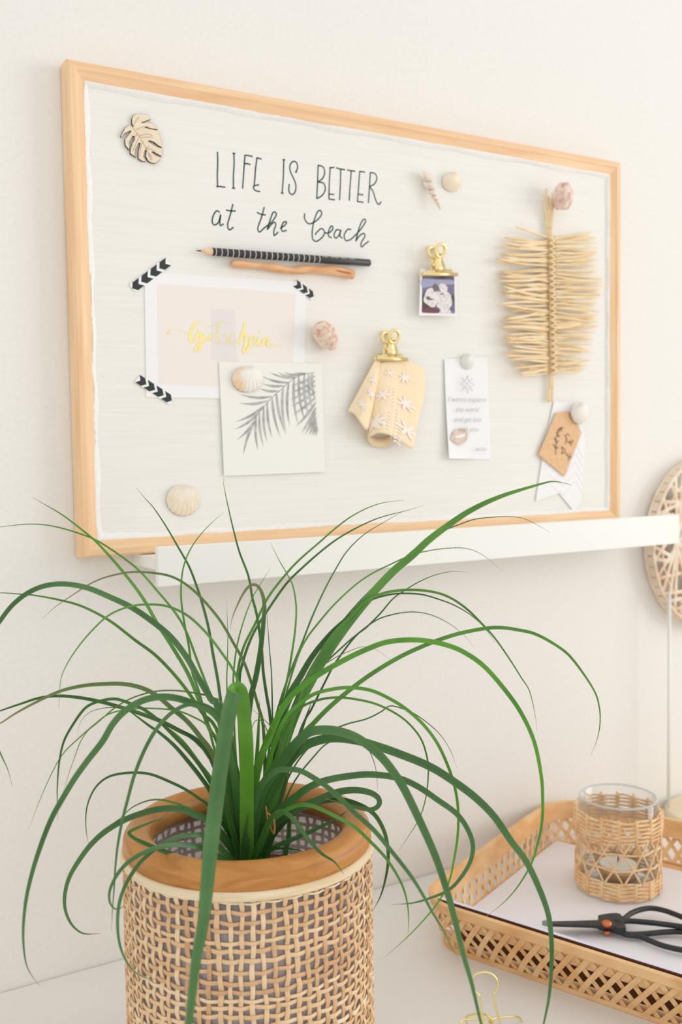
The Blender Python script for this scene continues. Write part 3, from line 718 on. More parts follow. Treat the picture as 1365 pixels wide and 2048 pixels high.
def petal(i0, t0_, ang, Ln, Wd):
    pts = []
    for k in range(9):
        q = k/8; w_ = math.sin(PI*q)**0.7*Wd
        pts.append((q*Ln, w_))
    for s_ in (1,):
        L1 = [fab(i0+(x*math.cos(ang)-y*math.sin(ang))*100, t0_+(x*math.sin(ang)+y*math.cos(ang)), 0.0009) for x, y in pts]
        L2 = [fab(i0+(x*math.cos(ang)+y*math.sin(ang))*100, t0_+(x*math.sin(ang)-y*math.cos(ang)), 0.0009) for x, y in pts]
        n = len(L1); g.add(L1+L2, [(k, k+1, n+k+1, n+k) for k in range(n-1)])
def flower(i0, t0_, s, n, ph=0.0):
    for k in range(n): petal(i0, t0_, ph+2*PI*k/n, s, s*0.16)
unit = nu/13.0
flower(unit*6.9, 0.83, 0.125, 8, .3); flower(unit*7.4, 0.46, 0.085, 6); flower(unit*10.2, 0.22, 0.07, 7); flower(unit*8.0, 0.16, 0.06, 6); flower(unit*1.6, 0.75, 0.08, 7, .2)
flower(unit*10.6, 0.52, 0.09, 7); flower(unit*2.2, 0.3, 0.10, 5); flower(unit*11.0, 0.82, 0.10, 6); flower(unit*2.6, 0.5, 0.08, 6)
for i0, ts_ in ((8.7, 0.35), (9.4, 0.62), (8.4, 0.68), (9.9, 0.80), (1.0, 0.45)):
    for k in range(6):
        petal(unit*i0, ts_+k*0.045, 0.7, 0.05, 0.008); petal(unit*i0, ts_+k*0.045, 2.45, 0.05, 0.008)
g.obj('flower_print', 'fabric_print', fc)

# ------------------------------------------------------------------ raffia feather
Zr = zm((960, 320), 2.768)
rf = thing('raffia_feather', 'straw-coloured raffia feather hanging at the right of the board', 'decoration', bp(1100, 600))
Lx = [(420,205),(500,118),(600,100),(700,122),(750,112),(850,130),(920,128),(1000,148),(1080,150),(1160,190),(1180,200)]
Rx = [(440,645),(520,640),(580,665),(680,692),(750,682),(850,645),(910,650),(1000,615),(1050,612),(1160,585),(1180,575)]
def interp(tb, y):
    for (a, x0), (b, x1) in zip(tb, tb[1:]):
        if y <= b: return x0+(x1-x0)*(max(a, y)-a)/(b-a)
    return tb[-1][1]
g = G(); r = random.Random(11)
for k in range(78):
    y = 432+k*9.7
    for side, tb in ((-1, Lx), (1, Rx)):
        xe = interp(tb, y)+r.uniform(-18, 40)*(-side)*0.9; sx = 393+side*6
        ye = y+r.gauss(0, 22)+(-16 if y < 480 else 0)
        mx = (sx+xe)/2; my = (y+ye)/2+r.uniform(-12, 12)
        o0 = 0.004+r.uniform(0, 0.003); oe = r.uniform(0.0015, 0.016)
        pts = crom([bp(*Zr(sx, y), o0), bp(*Zr(mx, my), (o0+oe)/2+r.uniform(0, 0.003)), bp(*Zr(xe, ye), oe)], 4)
        w0 = r.uniform(0.0009, 0.0018); g.tube(pts, [w0*0.7, w0, w0, w0*1.1, w0, w0*0.9, w0, w0*0.8, w0*0.4], 6, flat=0.35, up=(0, 1, 0))
g.obj('fringe', 'raffia', rf, True)
g = G()
for x0, x1, x2 in ((358, 368, 385), (370, 382, 390), (398, 394, 396), (416, 402, 400), (404, 396, 398), (384, 384, 390)):
    g.tube(crom([bp(*Zr(x0, 150+r.uniform(0, 90)), 0.004+r.uniform(0, .003)), bp(*Zr(x1, 330), 0.0045), bp(*Zr(x2, 460), 0.005), bp(*Zr(x2+3, 800), 0.006), bp(*Zr(x2+6, 1180), 0.005), bp(*Zr(x2-2+r.uniform(-12, 6), 1340), 0.004)], 8), 0.0012, 6, flat=0.6)
g.obj('stem', 'raffia', rf, True)
g = G()
for k in range(46):
    y = 440+k*16.3; c = bp(*Zr(393+k*0.28, y), 0.0068); 
    pts = [c+Vector((0.0036*math.cos(w), -0.0026*math.sin(w)-0.0005, 0.0016*math.cos(w)*(1 if k % 2 else -1))) for w in [PI*i/8 for i in range(9)]]
    g.tube(pts, 0.0011, 6)
g.obj('knot_binding', 'raffia', rf, True)

# ------------------------------------------------------------------ woven ornament on a stick
orn = thing('woven_disc_ornament', 'round woven rattan disc on a white rod, right of the picture ledge', 'ornament', (0.735, -0.058, ZD))
OC = Vector((0.762, -0.0120, -0.030)); OR = 0.094; ORz = 0.101; OT = 0.012
def dpt(a, rr, y): return OC+Vector((OR*rr*math.cos(a), y, ORz*rr*math.sin(a)))
g = G(); r = random.Random(5)
for y in (-OT/2,):
    g.tube([dpt(2*PI*k/64, 1.0, y) for k in range(64)], 0.0019, 8, closed=True)
    g.tube([dpt(2*PI*k/64, 0.86, y-0.001) for k in range(64)], 0.0012, 6, closed=True)
    g.tube([dpt(2*PI*k/40, 0.30, y-0.001) for k in range(40)], 0.0012, 6, closed=True)
    g.tube([dpt(2*PI*k/40, 0.55, y-0.001) for k in range(40)], 0.0011, 6, closed=True)
    for k in range(34):
        a = 2*PI*k/34+r.uniform(-.06, .06); off = r.uniform(1.7, 2.6)
        p, q = dpt(a, 1, y), dpt(a+off, 1, y); m_ = (p+q)/2+Vector((0, -0.003, 0))
        g.tube(crom([p, m_, q], 5), 0.0025, 8, flat=0.45, up=(0, 1, 0))
g.obj('woven_front', 'ornament', orn, True)
g = G()
g.tube([dpt(2*PI*k/64, 1.0, OT/2) for k in range(64)], 0.0019, 8, closed=True)
for k in range(18):
    a = 2*PI*k/18+r.uniform(-.06, .06); off = r.uniform(1.7, 2.6)
    g.tube([dpt(a, 1, OT/2), dpt(a+off, 1, OT/2)], 0.0016, 6)
g.obj('woven_back', 'ornament', orn, True)
g = G()
for k in range(48):
    a = 2*PI*k/48; a2 = a+2*PI/48*0.86
    v = [dpt(a, 1.0, -OT/2), dpt(a2, 1.0, -OT/2), dpt(a2, 1.0, OT/2), dpt(a, 1.0, OT/2), dpt(a, .985, -OT/2), dpt(a2, .985, -OT/2), dpt(a2, .985, OT/2), dpt(a, .985, OT/2)]
    g.add(v, [(0,3,2,1),(4,5,6,7),(0,1,5,4),(1,2,6,5),(2,3,7,6),(3,0,4,7)])
g.obj('side_wrapping', 'ornament_side', orn)
sb = un(1338, 1615, 2, ZD+0.014)
g = G(); g.tube([(sb.x, sb.y, ZD+0.010), (sb.x, sb.y, OC.z-ORz*math.sqrt(max(0.05, 1-((sb.x-OC.x)/OR)**2))+0.004)], 0.0021, 12); g.obj('rod', 'white', orn, True)
g = G(); g.lathe([(0.0, ZD), (0.058, ZD), (0.060, ZD+0.002), (0.060, ZD+0.012), (0.058, ZD+0.014), (0.0, ZD+0.014)], (0.727, -0.064), 64); g.obj('base', 'basewood', orn)

# ------------------------------------------------------------------ bamboo tray with paper, candle glass, scissors
TA = math.radians(24.0); TB = math.radians(-68.6); e1 = Vector((math.cos(TA), math.sin(TA), 0)); e2 = Vector((math.cos(TB), math.sin(TB), 0))
TL, TWd, TRr, TH = 0.312, 0.42, 0.050, 0.046
TC = Vector((0.2600, -0.1185, ZD))      # corner (unrounded) of the rim
def rrect(inset, z, n=14, r=TRr):
    x0, x1, y0, y1 = inset, TL-inset, inset, TWd-inset; P = []
    for ix, iy, a0, rr in ((1, 0, -PI/2, r), (1, 1, 0, r), (0, 1, PI/2, r), (0, 0, PI, r*0.72)):
        rr = max(0.006, rr-inset*0.6); cx = x1-rr if ix else x0+rr; cy = y1-rr if iy else y0+rr
        for k in range(n+1):
            a = a0+PI/2*k/n; P.append(TC+e1*(cx+rr*math.cos(a))+e2*(cy+rr*math.sin(a))+Vector((0, 0, z)))
    return P
def resample(P, N):
    Ls = [0]; 
    for i in range(len(P)): Ls.append(Ls[-1]+(P[(i+1) % len(P)]-P[i]).length)
    out = []; k = 0; tot = Ls[-1]
    for j in range(N):
        s = tot*j/N
        while Ls[k+1] < s: k += 1
        t = (s-Ls[k])/max(1e-9, Ls[k+1]-Ls[k]); out.append(P[k].lerp(P[(k+1) % len(P)], t))
    return out
NT = 490
levels = [(0.011, 0.001), (0.006, 0.013), (0.003, 0.024), (0.001, 0.035), (0.0, TH)]
LV = [resample(rrect(i, z), NT) for i, z in levels]
def wallpt(u, h, out=0.0):
    # u in steps around, h 0..1 up the wall
    u %= NT; k = int(u); e = u-k; q = h*(len(LV)-1); j = min(int(q), len(LV)-2); w_ = q-j
    a = LV[j][k].lerp(LV[j][(k+1) % NT], e); b = LV[j+1][k].lerp(LV[j+1][(k+1) % NT], e)
    p = a.lerp(b, w_)
    if out:
        c = TC+e1*TL/2+e2*TWd/2; t = LV[2][(k+2) % NT]-LV[2][k-2]; nn = Vector((t.y, -t.x, 0)).normalized()
        p = p+nn*out
    return p
tray = thing('bamboo_tray', 'woven bamboo tray with rounded corners holding paper and scissors', 'tray', tuple(TC+e1*TL/2+e2*TWd/2))
g = G()
for sgn in (-1, 1):
    for k in range(0, NT, 5):
        rows = []; tilt = 4.6
        for j in range(9):
            h = j/8*0.81; uu = k+sgn*(h/0.81-0.5)*tilt*2.2; o = 0.0007*sgn*(1 if (k//5) % 2 else 0.6)
            rows.append((wallpt(uu-0.95, h, o), wallpt(uu+0.95, h, o)))
        v = [p for rw in rows for p in rw]+[p+Vector((0, 0, 0.0004)) for rw in rows for p in rw]; n = len(v)//2
        f = []
        for j in range(8):
            a = 2*j; f += [(a, a+1, a+3, a+2), (n+a, n+a+2, n+a+3, n+a+1), (a, a+2, n+a+2, n+a), (a+1, n+a+1, n+a+3, a+3)]
        g.add(v, f)
g.obj('lattice_wall', 'bamboo_strip', tray)
g = G(); v = []; f = []
prof = [(0.58, 0.0022), (0.80, 0.0026), (0.99, 0.0026), (1.0, 0.0018), (1.0, -0.0018), (0.99, -0.0026), (0.82, -0.0024), (0.80, -0.0015), (0.82, 0.0012), (0.58, 0.0012)]
n = len(prof)
for k in range(NT):
    for h, o in prof: v.append(wallpt(k, min(h, 0.9999), o))
for k in range(NT):
    for i in range(n): f.append((k*n+i, k*n+(i+1) % n, ((k+1) % NT)*n+(i+1) % n, ((k+1) % NT)*n+i))
g.add(v, f); g.obj('rim_band', 'bamboo', tray)
g = G(); bt = rrect(0.015, 0.0); n = len(bt)
g.add([p+Vector((0, 0, 0.001)) for p in bt]+[p+Vector((0, 0, 0.003)) for p in bt], [tuple(range(n)), tuple(range(2*n-1, n-1, -1))]+[(i, (i+1) % n, (i+1) % n+n, i+n) for i in range(n)])
g.obj('tray_floor', 'bamboo', tray)
g = G(); o1 = resample(rrect(0.0092, 0.0), 240); i1 = resample(rrect(0.0128, 0.0), 240)
v = [p+Vector((0, 0, h)) for h in (0.0003, 0.0042) for p in o1]+[p+Vector((0, 0, h)) for h in (0.0003, 0.0042) for p in i1]; f = []
for k in range(240):
    l = (k+1) % 240; f += [(k, l, 240+l, 240+k), (480+k, 720+k, 720+l, 480+l), (240+k, 240+l, 720+l, 720+k), (k, 480+k, 480+l, l)]
g.add(v, f); g.obj('bottom_band', 'bamboo', tray)
def tpt(a, b, z): return TC+e1*a+e2*b+Vector((0, 0, z))
def sheet(name, a0, a1, b0, b1, z0, z1, mat, label, cat):
    g = G(); c = [tpt(a0, b0, z0), tpt(a1, b0, z0), tpt(a1, b1, z0), tpt(a0, b1, z0)]
    g.add(c+[q+Vector((0, 0, z1-z0)) for q in c], [(0,3,2,1),(4,5,6,7),(0,1,5,4),(1,2,6,5),(2,3,7,6),(3,0,4,7)])
    return tag(g.obj(name, mat), label, cat)
sheet('paper_stack', 0.030, 0.276, 0.0130, 0.395, 0.0032, 0.0075, 'paper_desk', 'white paper lying flat in the bamboo tray under the scissors', 'paper')
# pad with a brown cardboard back standing along the near wall of the tray
pad = thing('paper_pad', 'pale lavender paper pad leaning along the near side of the tray', 'paper pad', tuple(tpt(0.012, 0.2, 0.006)))
def padsheet(a_off, th, mat, name):
    g = G(); c = [tpt(0.0185+a_off, 0.040, 0.006), tpt(0.0185+a_off, 0.37, 0.006), tpt(0.0040+a_off, 0.39, TH+0.0012), tpt(0.0040+a_off, 0.020, TH+0.0012)]
    d_ = e1*th; g.add(c+[q+d_ for q in c], [(0,1,2,3),(7,6,5,4),(0,4,5,1),(1,5,6,2),(2,6,7,3),(3,7,4,0)]); g.obj(name, mat, pad)
padsheet(0.0, 0.0005, 'card_brown', 'cardboard_back'); padsheet(0.0006, 0.0038, 'paper_edge', 'sheets')

PZ = ZD+0.0076
GB = un(1235, 1768, 2, PZ); GC = (GB.x+0.012, GB.y+0.014)
GC = (0.4865, -0.1385)
gl = thing('candle_glass', 'clear glass tumbler wrapped in woven rattan, standing on the paper', 'candle holder', (GC[0], GC[1], PZ))
g = G(); R0 = 0.0375
g.lathe([(0.0, PZ), (R0-0.006, PZ), (R0-0.002, PZ+0.003), (R0, PZ+0.010), (R0+0.001, PZ+0.04), (R0, PZ+0.0895), (R0-0.0010, PZ+0.0905), (R0-0.0022, PZ+0.0895), (R0-0.0014, PZ+0.04), (R0-0.003, PZ+0.014), (R0-0.008, PZ+0.010), (0.0, PZ+0.009)], GC, 72)
g.obj('tumbler', 'glass', gl, True)
g = G(); g.lathe([(R0-0.0010+0.0013*math.cos(a), PZ+0.0905+0.0011*math.sin(a)) for a in [2*PI*k/10 for k in range(10)]], GC, 72, closed=True); g.obj('glass_rim', 'glassrim', gl, True)
g = G(); r = random.Random(9)
def ringwave(z, rad, amp, n=16, rr=0.0011, ph=0):
    g.tube([(GC[0]+(rad+0.0006*math.sin(n*w+ph))*math.cos(w), GC[1]+(rad+0.0006*math.sin(n*w+ph))*math.sin(w), z+amp*math.sin(n/2*w+ph)) for w in [2*PI*k/144 for k in range(144)]], rr, 6, closed=True)
for k in range(12): ringwave(PZ+0.0575+k*0.0019, R0+0.0024+0.0012*math.sin(PI*k/11), 0.0010, 16, 0.00115, (k % 2)*PI)
for k in range(9): ringwave(PZ+0.0035+k*0.0019, R0+0.0018+0.0004*k/9, 0.0003, 16, 0.00115, (k % 2)*PI)
ringwave(PZ+0.032, R0+0.0022, 0.0008, 12); ringwave(PZ+0.047, R0+0.0022, 0.0008, 12, ph=PI)
for k in range(14):
    for sg in (-1, 1):
        a0 = 2*PI*k/14
        g.tube([(GC[0]+(R0+0.0024+0.0008*sg)*math.cos(a0+sg*t*0.62), GC[1]+(R0+0.0024+0.0008*sg)*math.sin(a0+sg*t*0.62), PZ+0.018+t*0.042) for t in [i/8 for i in range(9)]], 0.0010, 6)
for k in range(16):
    a0 = 2*PI*k/16
    for z0, z1, ro in ((0.056, 0.081, 0.0040), (0.002, 0.020, 0.0030)):
        g.tube([(GC[0]+(R0+ro)*math.cos(a0), GC[1]+(R0+ro)*math.sin(a0), PZ+z0+(z1-z0)*t) for t in (0, .5, 1)], 0.0015, 6, flat=0.6)
g.obj('rattan_sleeve', 'rattan', gl, True)
tl = thing('tealight', 'white tealight candle inside the rattan-wrapped glass', 'candle', (GC[0], GC[1], PZ+0.0105))
g = G(); g.lathe([(0.0, PZ+0.0105), (0.0185, PZ+0.0105), (0.019, PZ+0.024), (0.0186, PZ+0.024), (0.018, PZ+0.012), (0, PZ+0.012)], GC, 40); g.obj('cup', 'tin', tl, True)
g = G(); g.lathe([(0.0, PZ+0.0125), (0.0178, PZ+0.0125), (0.0182, PZ+0.0235), (0.0165, PZ+0.0242), (0, PZ+0.0238)], GC, 40); g.obj('wax', 'wax', tl, True)
g = G(); g.tube([(GC[0], GC[1], PZ+0.0235), (GC[0]+0.0005, GC[1], PZ+0.030)], 0.0007, 6); g.obj('wick', 'wick', tl)

Zc = zm((1060, 1780), 4.475)
def sc(u, v, h): return un(*Zc(u, v), 2, PZ+h)
sci = thing('scissors', 'black iron scissors with copper rivet lying on the paper in the tray', 'scissors', tuple(sc(700, 320, 0)))
def blade_poly(pts, h, th, name, mat='iron'):
    P = [sc(u, v, h) for u, v in pts]; n = len(P); g = G()
    g.add(P+[p+Vector((0, 0, th)) for p in P], [tuple(range(n)), tuple(range(2*n-1, n-1, -1))]+[(i, (i+1) % n, (i+1) % n+n, i+n) for i in range(n)])
    o = g.obj(name, mat, sci)
    return o
blade_poly([(165,303),(400,298),(610,292),(620,284),(730,262),(800,258),(800,330),(770,350),(600,342),(400,335),(165,328)], 0.0085, 0.0024, 'blade')
blade_poly([(165,312),(400,325),(600,345),(620,352),(740,362),(800,372),(800,300),(600,300),(400,305)], 0.0055, 0.0026, 'blade')
blade_poly([(112,315),(165,303),(165,330)], 0.0065, 0.0040, 'tip', 'steel')['label'] = 'bare steel tip'
g = G(); c = sc(692, 296, 0.0125); g.lathe([(0, PZ+0.0105), (0.0046, PZ+0.0109), (0.0044, PZ+0.0128), (0.0028, PZ+0.0142), (0, PZ+0.0146)], (c.x, c.y), 24); g.obj('rivet', 'copper', sci, True)
g = G(); g.lathe([(0, PZ+0.0018), (0.0022, PZ+0.0022), (0.0030, PZ+0.0036), (0.0030, PZ+0.0056), (0, PZ+0.0056)], (c.x, c.y), 24); g.obj('rivet', 'copper', sci, True)
HR = 0.0024
blade_poly([(612,288),(640,280),(730,266),(775,264),(808,272),(836,300),(862,396),(800,404),(720,372),(622,358)], 0.0045, 0.0062, 'pivot_block')
g = G(); g.tube(crom([sc(*p, 0.0095) for p in ((770,285),(840,262),(900,215),(980,180),(1080,163),(1200,182),(1330,228),(1480,290),(1640,345),(1760,372),(1800,350+45),(1740,400),(1600,380),(1365,330),(1150,300),(1000,285),(880,278),(790,290))], 6), HR, 10); g.obj('handle', 'iron', sci, True)
g = G(); g.tube(crom([sc(*p, 0.0048) for p in ((760,335),(810,375),(870,402),(980,415),(1080,455),(1200,500),(1365,537),(1540,560),(1690,560),(1740,520),(1680,470),(1540,410),(1365,375),(1200,378),(1050,392),(900,398),(830,380),(780,340))], 6), HR, 10); g.obj('handle', 'iron', sci, True)

# ------------------------------------------------------------------ gold wire binder clip in front
wc = thing('wire_binder_clip', 'gold wire binder clip standing on the desk beside the planter', 'clip', tuple(un(980, 2085, 2, ZD)))
Zw = zm((860, 1900), 5.6875)
D0 = 0.742
def wp(u, v, dd=0.0): return depth_pt(*Zw(u, v), D0+dd)
WR = 0.00078
g = G(); g.tube(crom([wp(605,960), wp(598,820), wp(590,700), wp(575,560), wp(558,510), wp(515,475), wp(478,420), wp(470,340), wp(520,278), wp(620,252), wp(710,275), wp(768,345), wp(775,420), wp(750,470), wp(720,500), wp(740,600), wp(775,730), wp(805,850), wp(835,960)], 6), WR, 8); g.obj('handle', 'goldw', wc, True)
g = G(); g.tube(crom([wp(330,960,-.004), wp(345,840,-.003), wp(385,795,0), wp(520,788,.002), wp(640,785,.003), wp(690,800,.004), wp(720,900,.006), wp(735,980,.008)], 5), WR, 8)
g.tube(crom([wp(560,980,.02), wp(440,860,.018), wp(415,765,.012), wp(480,735,.01), wp(570,725,.008), wp(650,740,.004), wp(715,790,.002), wp(720,830,.002), wp(690,850,.003), wp(685,800,.006), wp(760,775,.01), wp(900,762,.014), wp(1000,765,.018), wp(1045,800,.02), wp(1065,860,.022), wp(1075,980,.024)], 5), WR, 8)
g.obj('wire_jaw', 'goldw', wc, True)
g = G(); b0 = un(940, 2100, 2, ZD+0.001); b1 = un(1045, 2095, 2, ZD+0.001)
g.tube([wp(330,960,-.004), b0+Vector((0, -0.004, 0)), b1, wp(1075,980,.024)], WR, 8); g.tube([wp(605,960), b0, b1, wp(835,960)], WR, 8)
g.obj('wire_foot', 'goldw', wc, True)

# ------------------------------------------------------------------ planter
PC = (0.0515, -0.2215); RZ = ZD+0.180; RMAJ, RMIN = 0.0738, 0.0099
pl = thing('cane_planter', 'cylindrical woven cane planter with thick brown bamboo rim', 'planter', (PC[0], PC[1], ZD))
g = G(); g.lathe([(RMAJ+RMIN*math.cos(a), RZ+RMIN*1.05*math.sin(a)) for a in [2*PI*k/28 for k in range(28)]], PC, 128, closed=True); g.obj('rim', 'rimwood', pl, True)
g = G(); g.lathe([(0.0822, RZ-0.0100), (0.0848, RZ-0.0100), (0.0854, RZ-0.0092), (0.0854, RZ-0.0068), (0.0843, RZ-0.0046), (0.081, RZ-0.0046)], PC, 128, closed=True); g.obj('rim_band', 'band', pl, True)
g = G(); r = random.Random(21)
NV = 76; rows = []; z = RZ-0.0112
while z > ZD+0.006: rows.append(z); z -= 0.0061*r.uniform(0.82, 1.16)
NR = len(rows); RW = 0.0835
vph = [r.uniform(0, 6) for _ in range(NV)]
def vang(i, z): return 2*PI*(i+0.12*math.sin(z*60+vph[i % NV])+0.05*math.sin(z*260+vph[i % NV]*2))/NV
def cyl(a, rad, z): return Vector((PC[0]+rad*math.cos(a), PC[1]+rad*math.sin(a), z))
def strip(pa_, pb_, tint, nrm_th=0.0006):
    n = len(pa_); cen_ = Vector((PC[0], PC[1], 0)); v = []; f = []
    for A0, B0 in zip(pa_, pb_):
        mm = (A0+B0)/2; o = Vector((mm.x-PC[0], mm.y-PC[1], 0)).normalized()*nrm_th
        v += [A0, B0, B0-o, A0-o, (A0+B0)/2+o*0.5]
    for i in range(n-1):
        a = i*5; b = a+5
        f += [(a, a+4, b+4, b), (a+4, a+1, b+1, b+4), (a+1, a+2, b+2, b+1), (a+2, a+3, b+3, b+2), (a+3, a, b, b+3)]
    g.add(v, f, tint)
AMP = 0.00065
for i in range(NV):
    A1, B1 = [], []; w_ = r.uniform(0.0025, 0.0032); steps = NR*4
    sk = r.random() < 0.08
    for s in range(steps+1):
        q = s/4; k = min(int(q), NR-2); zz = rows[0]+(0.0025 if s == 0 else 0) if s == 0 else rows[k]+(rows[k+1]-rows[k])*min(1, (q-k))
        ph = math.cos(PI*q)*(1 if i % 2 else -1)
        a = vang(i, zz); rad = RW+AMP*ph; ww = w_*(1+0.08*math.sin(zz*300+i))
        A1.append(cyl(a-ww/2/RW, rad, zz)); B1.append(cyl(a+ww/2/RW, rad, zz))
    strip(A1, B1, r.uniform(0.1, 0.62) if not sk else r.uniform(0, 0.1))
for k in range(NR):
    for dbl in range(1):
        A1, B1 = [], []; w_ = r.uniform(0.0021, 0.0027); p1, p2, p3 = r.uniform(0, 6), r.uniform(0, 6), r.uniform(0, 6); tint = r.uniform(0.1, 0.6)
        if r.random() < 0.12: w_ *= 0.6; tint = 0.05
        if r.random() < 0.12: tint = 0.85
        for s in range(NV*4+1):
            i = (s//4) % NV; fr = (s % 4)/4; zz = rows[k]
            a = (vang(i, zz)*(1-fr)+(vang(i+1, zz) if i+1 < NV else vang(0, zz)+2*PI)*fr) if s < NV*4 else vang(0, zz)+2*PI
            jag = 0.00012*math.cos(PI*s/4)*(1 if k % 2 else -1)
            zz += 0.0006*math.sin(3*a+p1)+0.0004*math.sin(9*a+p2)+0.0003*math.sin(23*a+p3)+jag
            ph = -math.cos(PI*s/4)*(1 if k % 2 == 0 else -1)*(-1)
            ph = -(math.cos(PI*k)*(1 if (s//4) % 2 else -1)*(1-fr)+math.cos(PI*k)*(1 if (s//4+1) % 2 else -1)*fr)
            rad = RW+AMP*ph
            A1.append(cyl(a, rad, zz-w_/2)); B1.append(cyl(a, rad, zz+w_/2))
        strip(B1, A1, tint)
g.obj('woven_wall', 'cane', pl, False, True)
g = G(); g.lathe([(0, ZD+0.0005), (0.0835, ZD+0.0005), (0.0845, ZD+0.002), (0.0845, ZD+0.007), (0.082, ZD+0.007), (0.082, ZD+0.003), (0, ZD+0.003)], PC, 96); g.obj('base', 'band', pl)
g = G(); g.lathe([(0.0808, ZD+0.004), (0.0808, RZ-0.008), (0.0802, RZ-0.008), (0.0802, ZD+0.0045)], PC, 96, closed=True); g.obj('liner', 'liner', pl, True)

# ------------------------------------------------------------------ plant
DC = (Vector((PC[0], PC[1], ZD+0.14))-CAMP).dot(RF)
plant = thing('ponytail_palm', 'green ponytail palm with long arching grass-like leaves', 'plant', (PC[0], PC[1], ZD+0.004))
NP = (PC[0]+0.006, PC[1]-0.002)
g = G(); g.lathe([(0.0, ZD+0.004), (0.042, ZD+0.004), (0.055, ZD+0.128), (0.0585, ZD+0.129), (0.0590, ZD+0.140), (0.0572, ZD+0.140), (0.0535, ZD+0.128), (0.041, ZD+0.006), (0, ZD+0.006)], NP, 64); g.obj('nursery_pot', 'redpot', plant, True)
g = G(); g.lathe([(0.0, ZD+0.08), (0.050, ZD+0.08), (0.0535, ZD+0.126), (0.02, ZD+0.130), (0, ZD+0.131)], NP, 48); g.obj('soil', 'soil', plant, True)
g = G(); g.lathe([(0.0, ZD+0.120), (0.020, ZD+0.125), (0.021, ZD+0.135), (0.015, ZD+0.150), (0.010, ZD+0.165), (0.0, ZD+0.168)], PC, 32); g.obj('stem', 'leafA', plant, True)

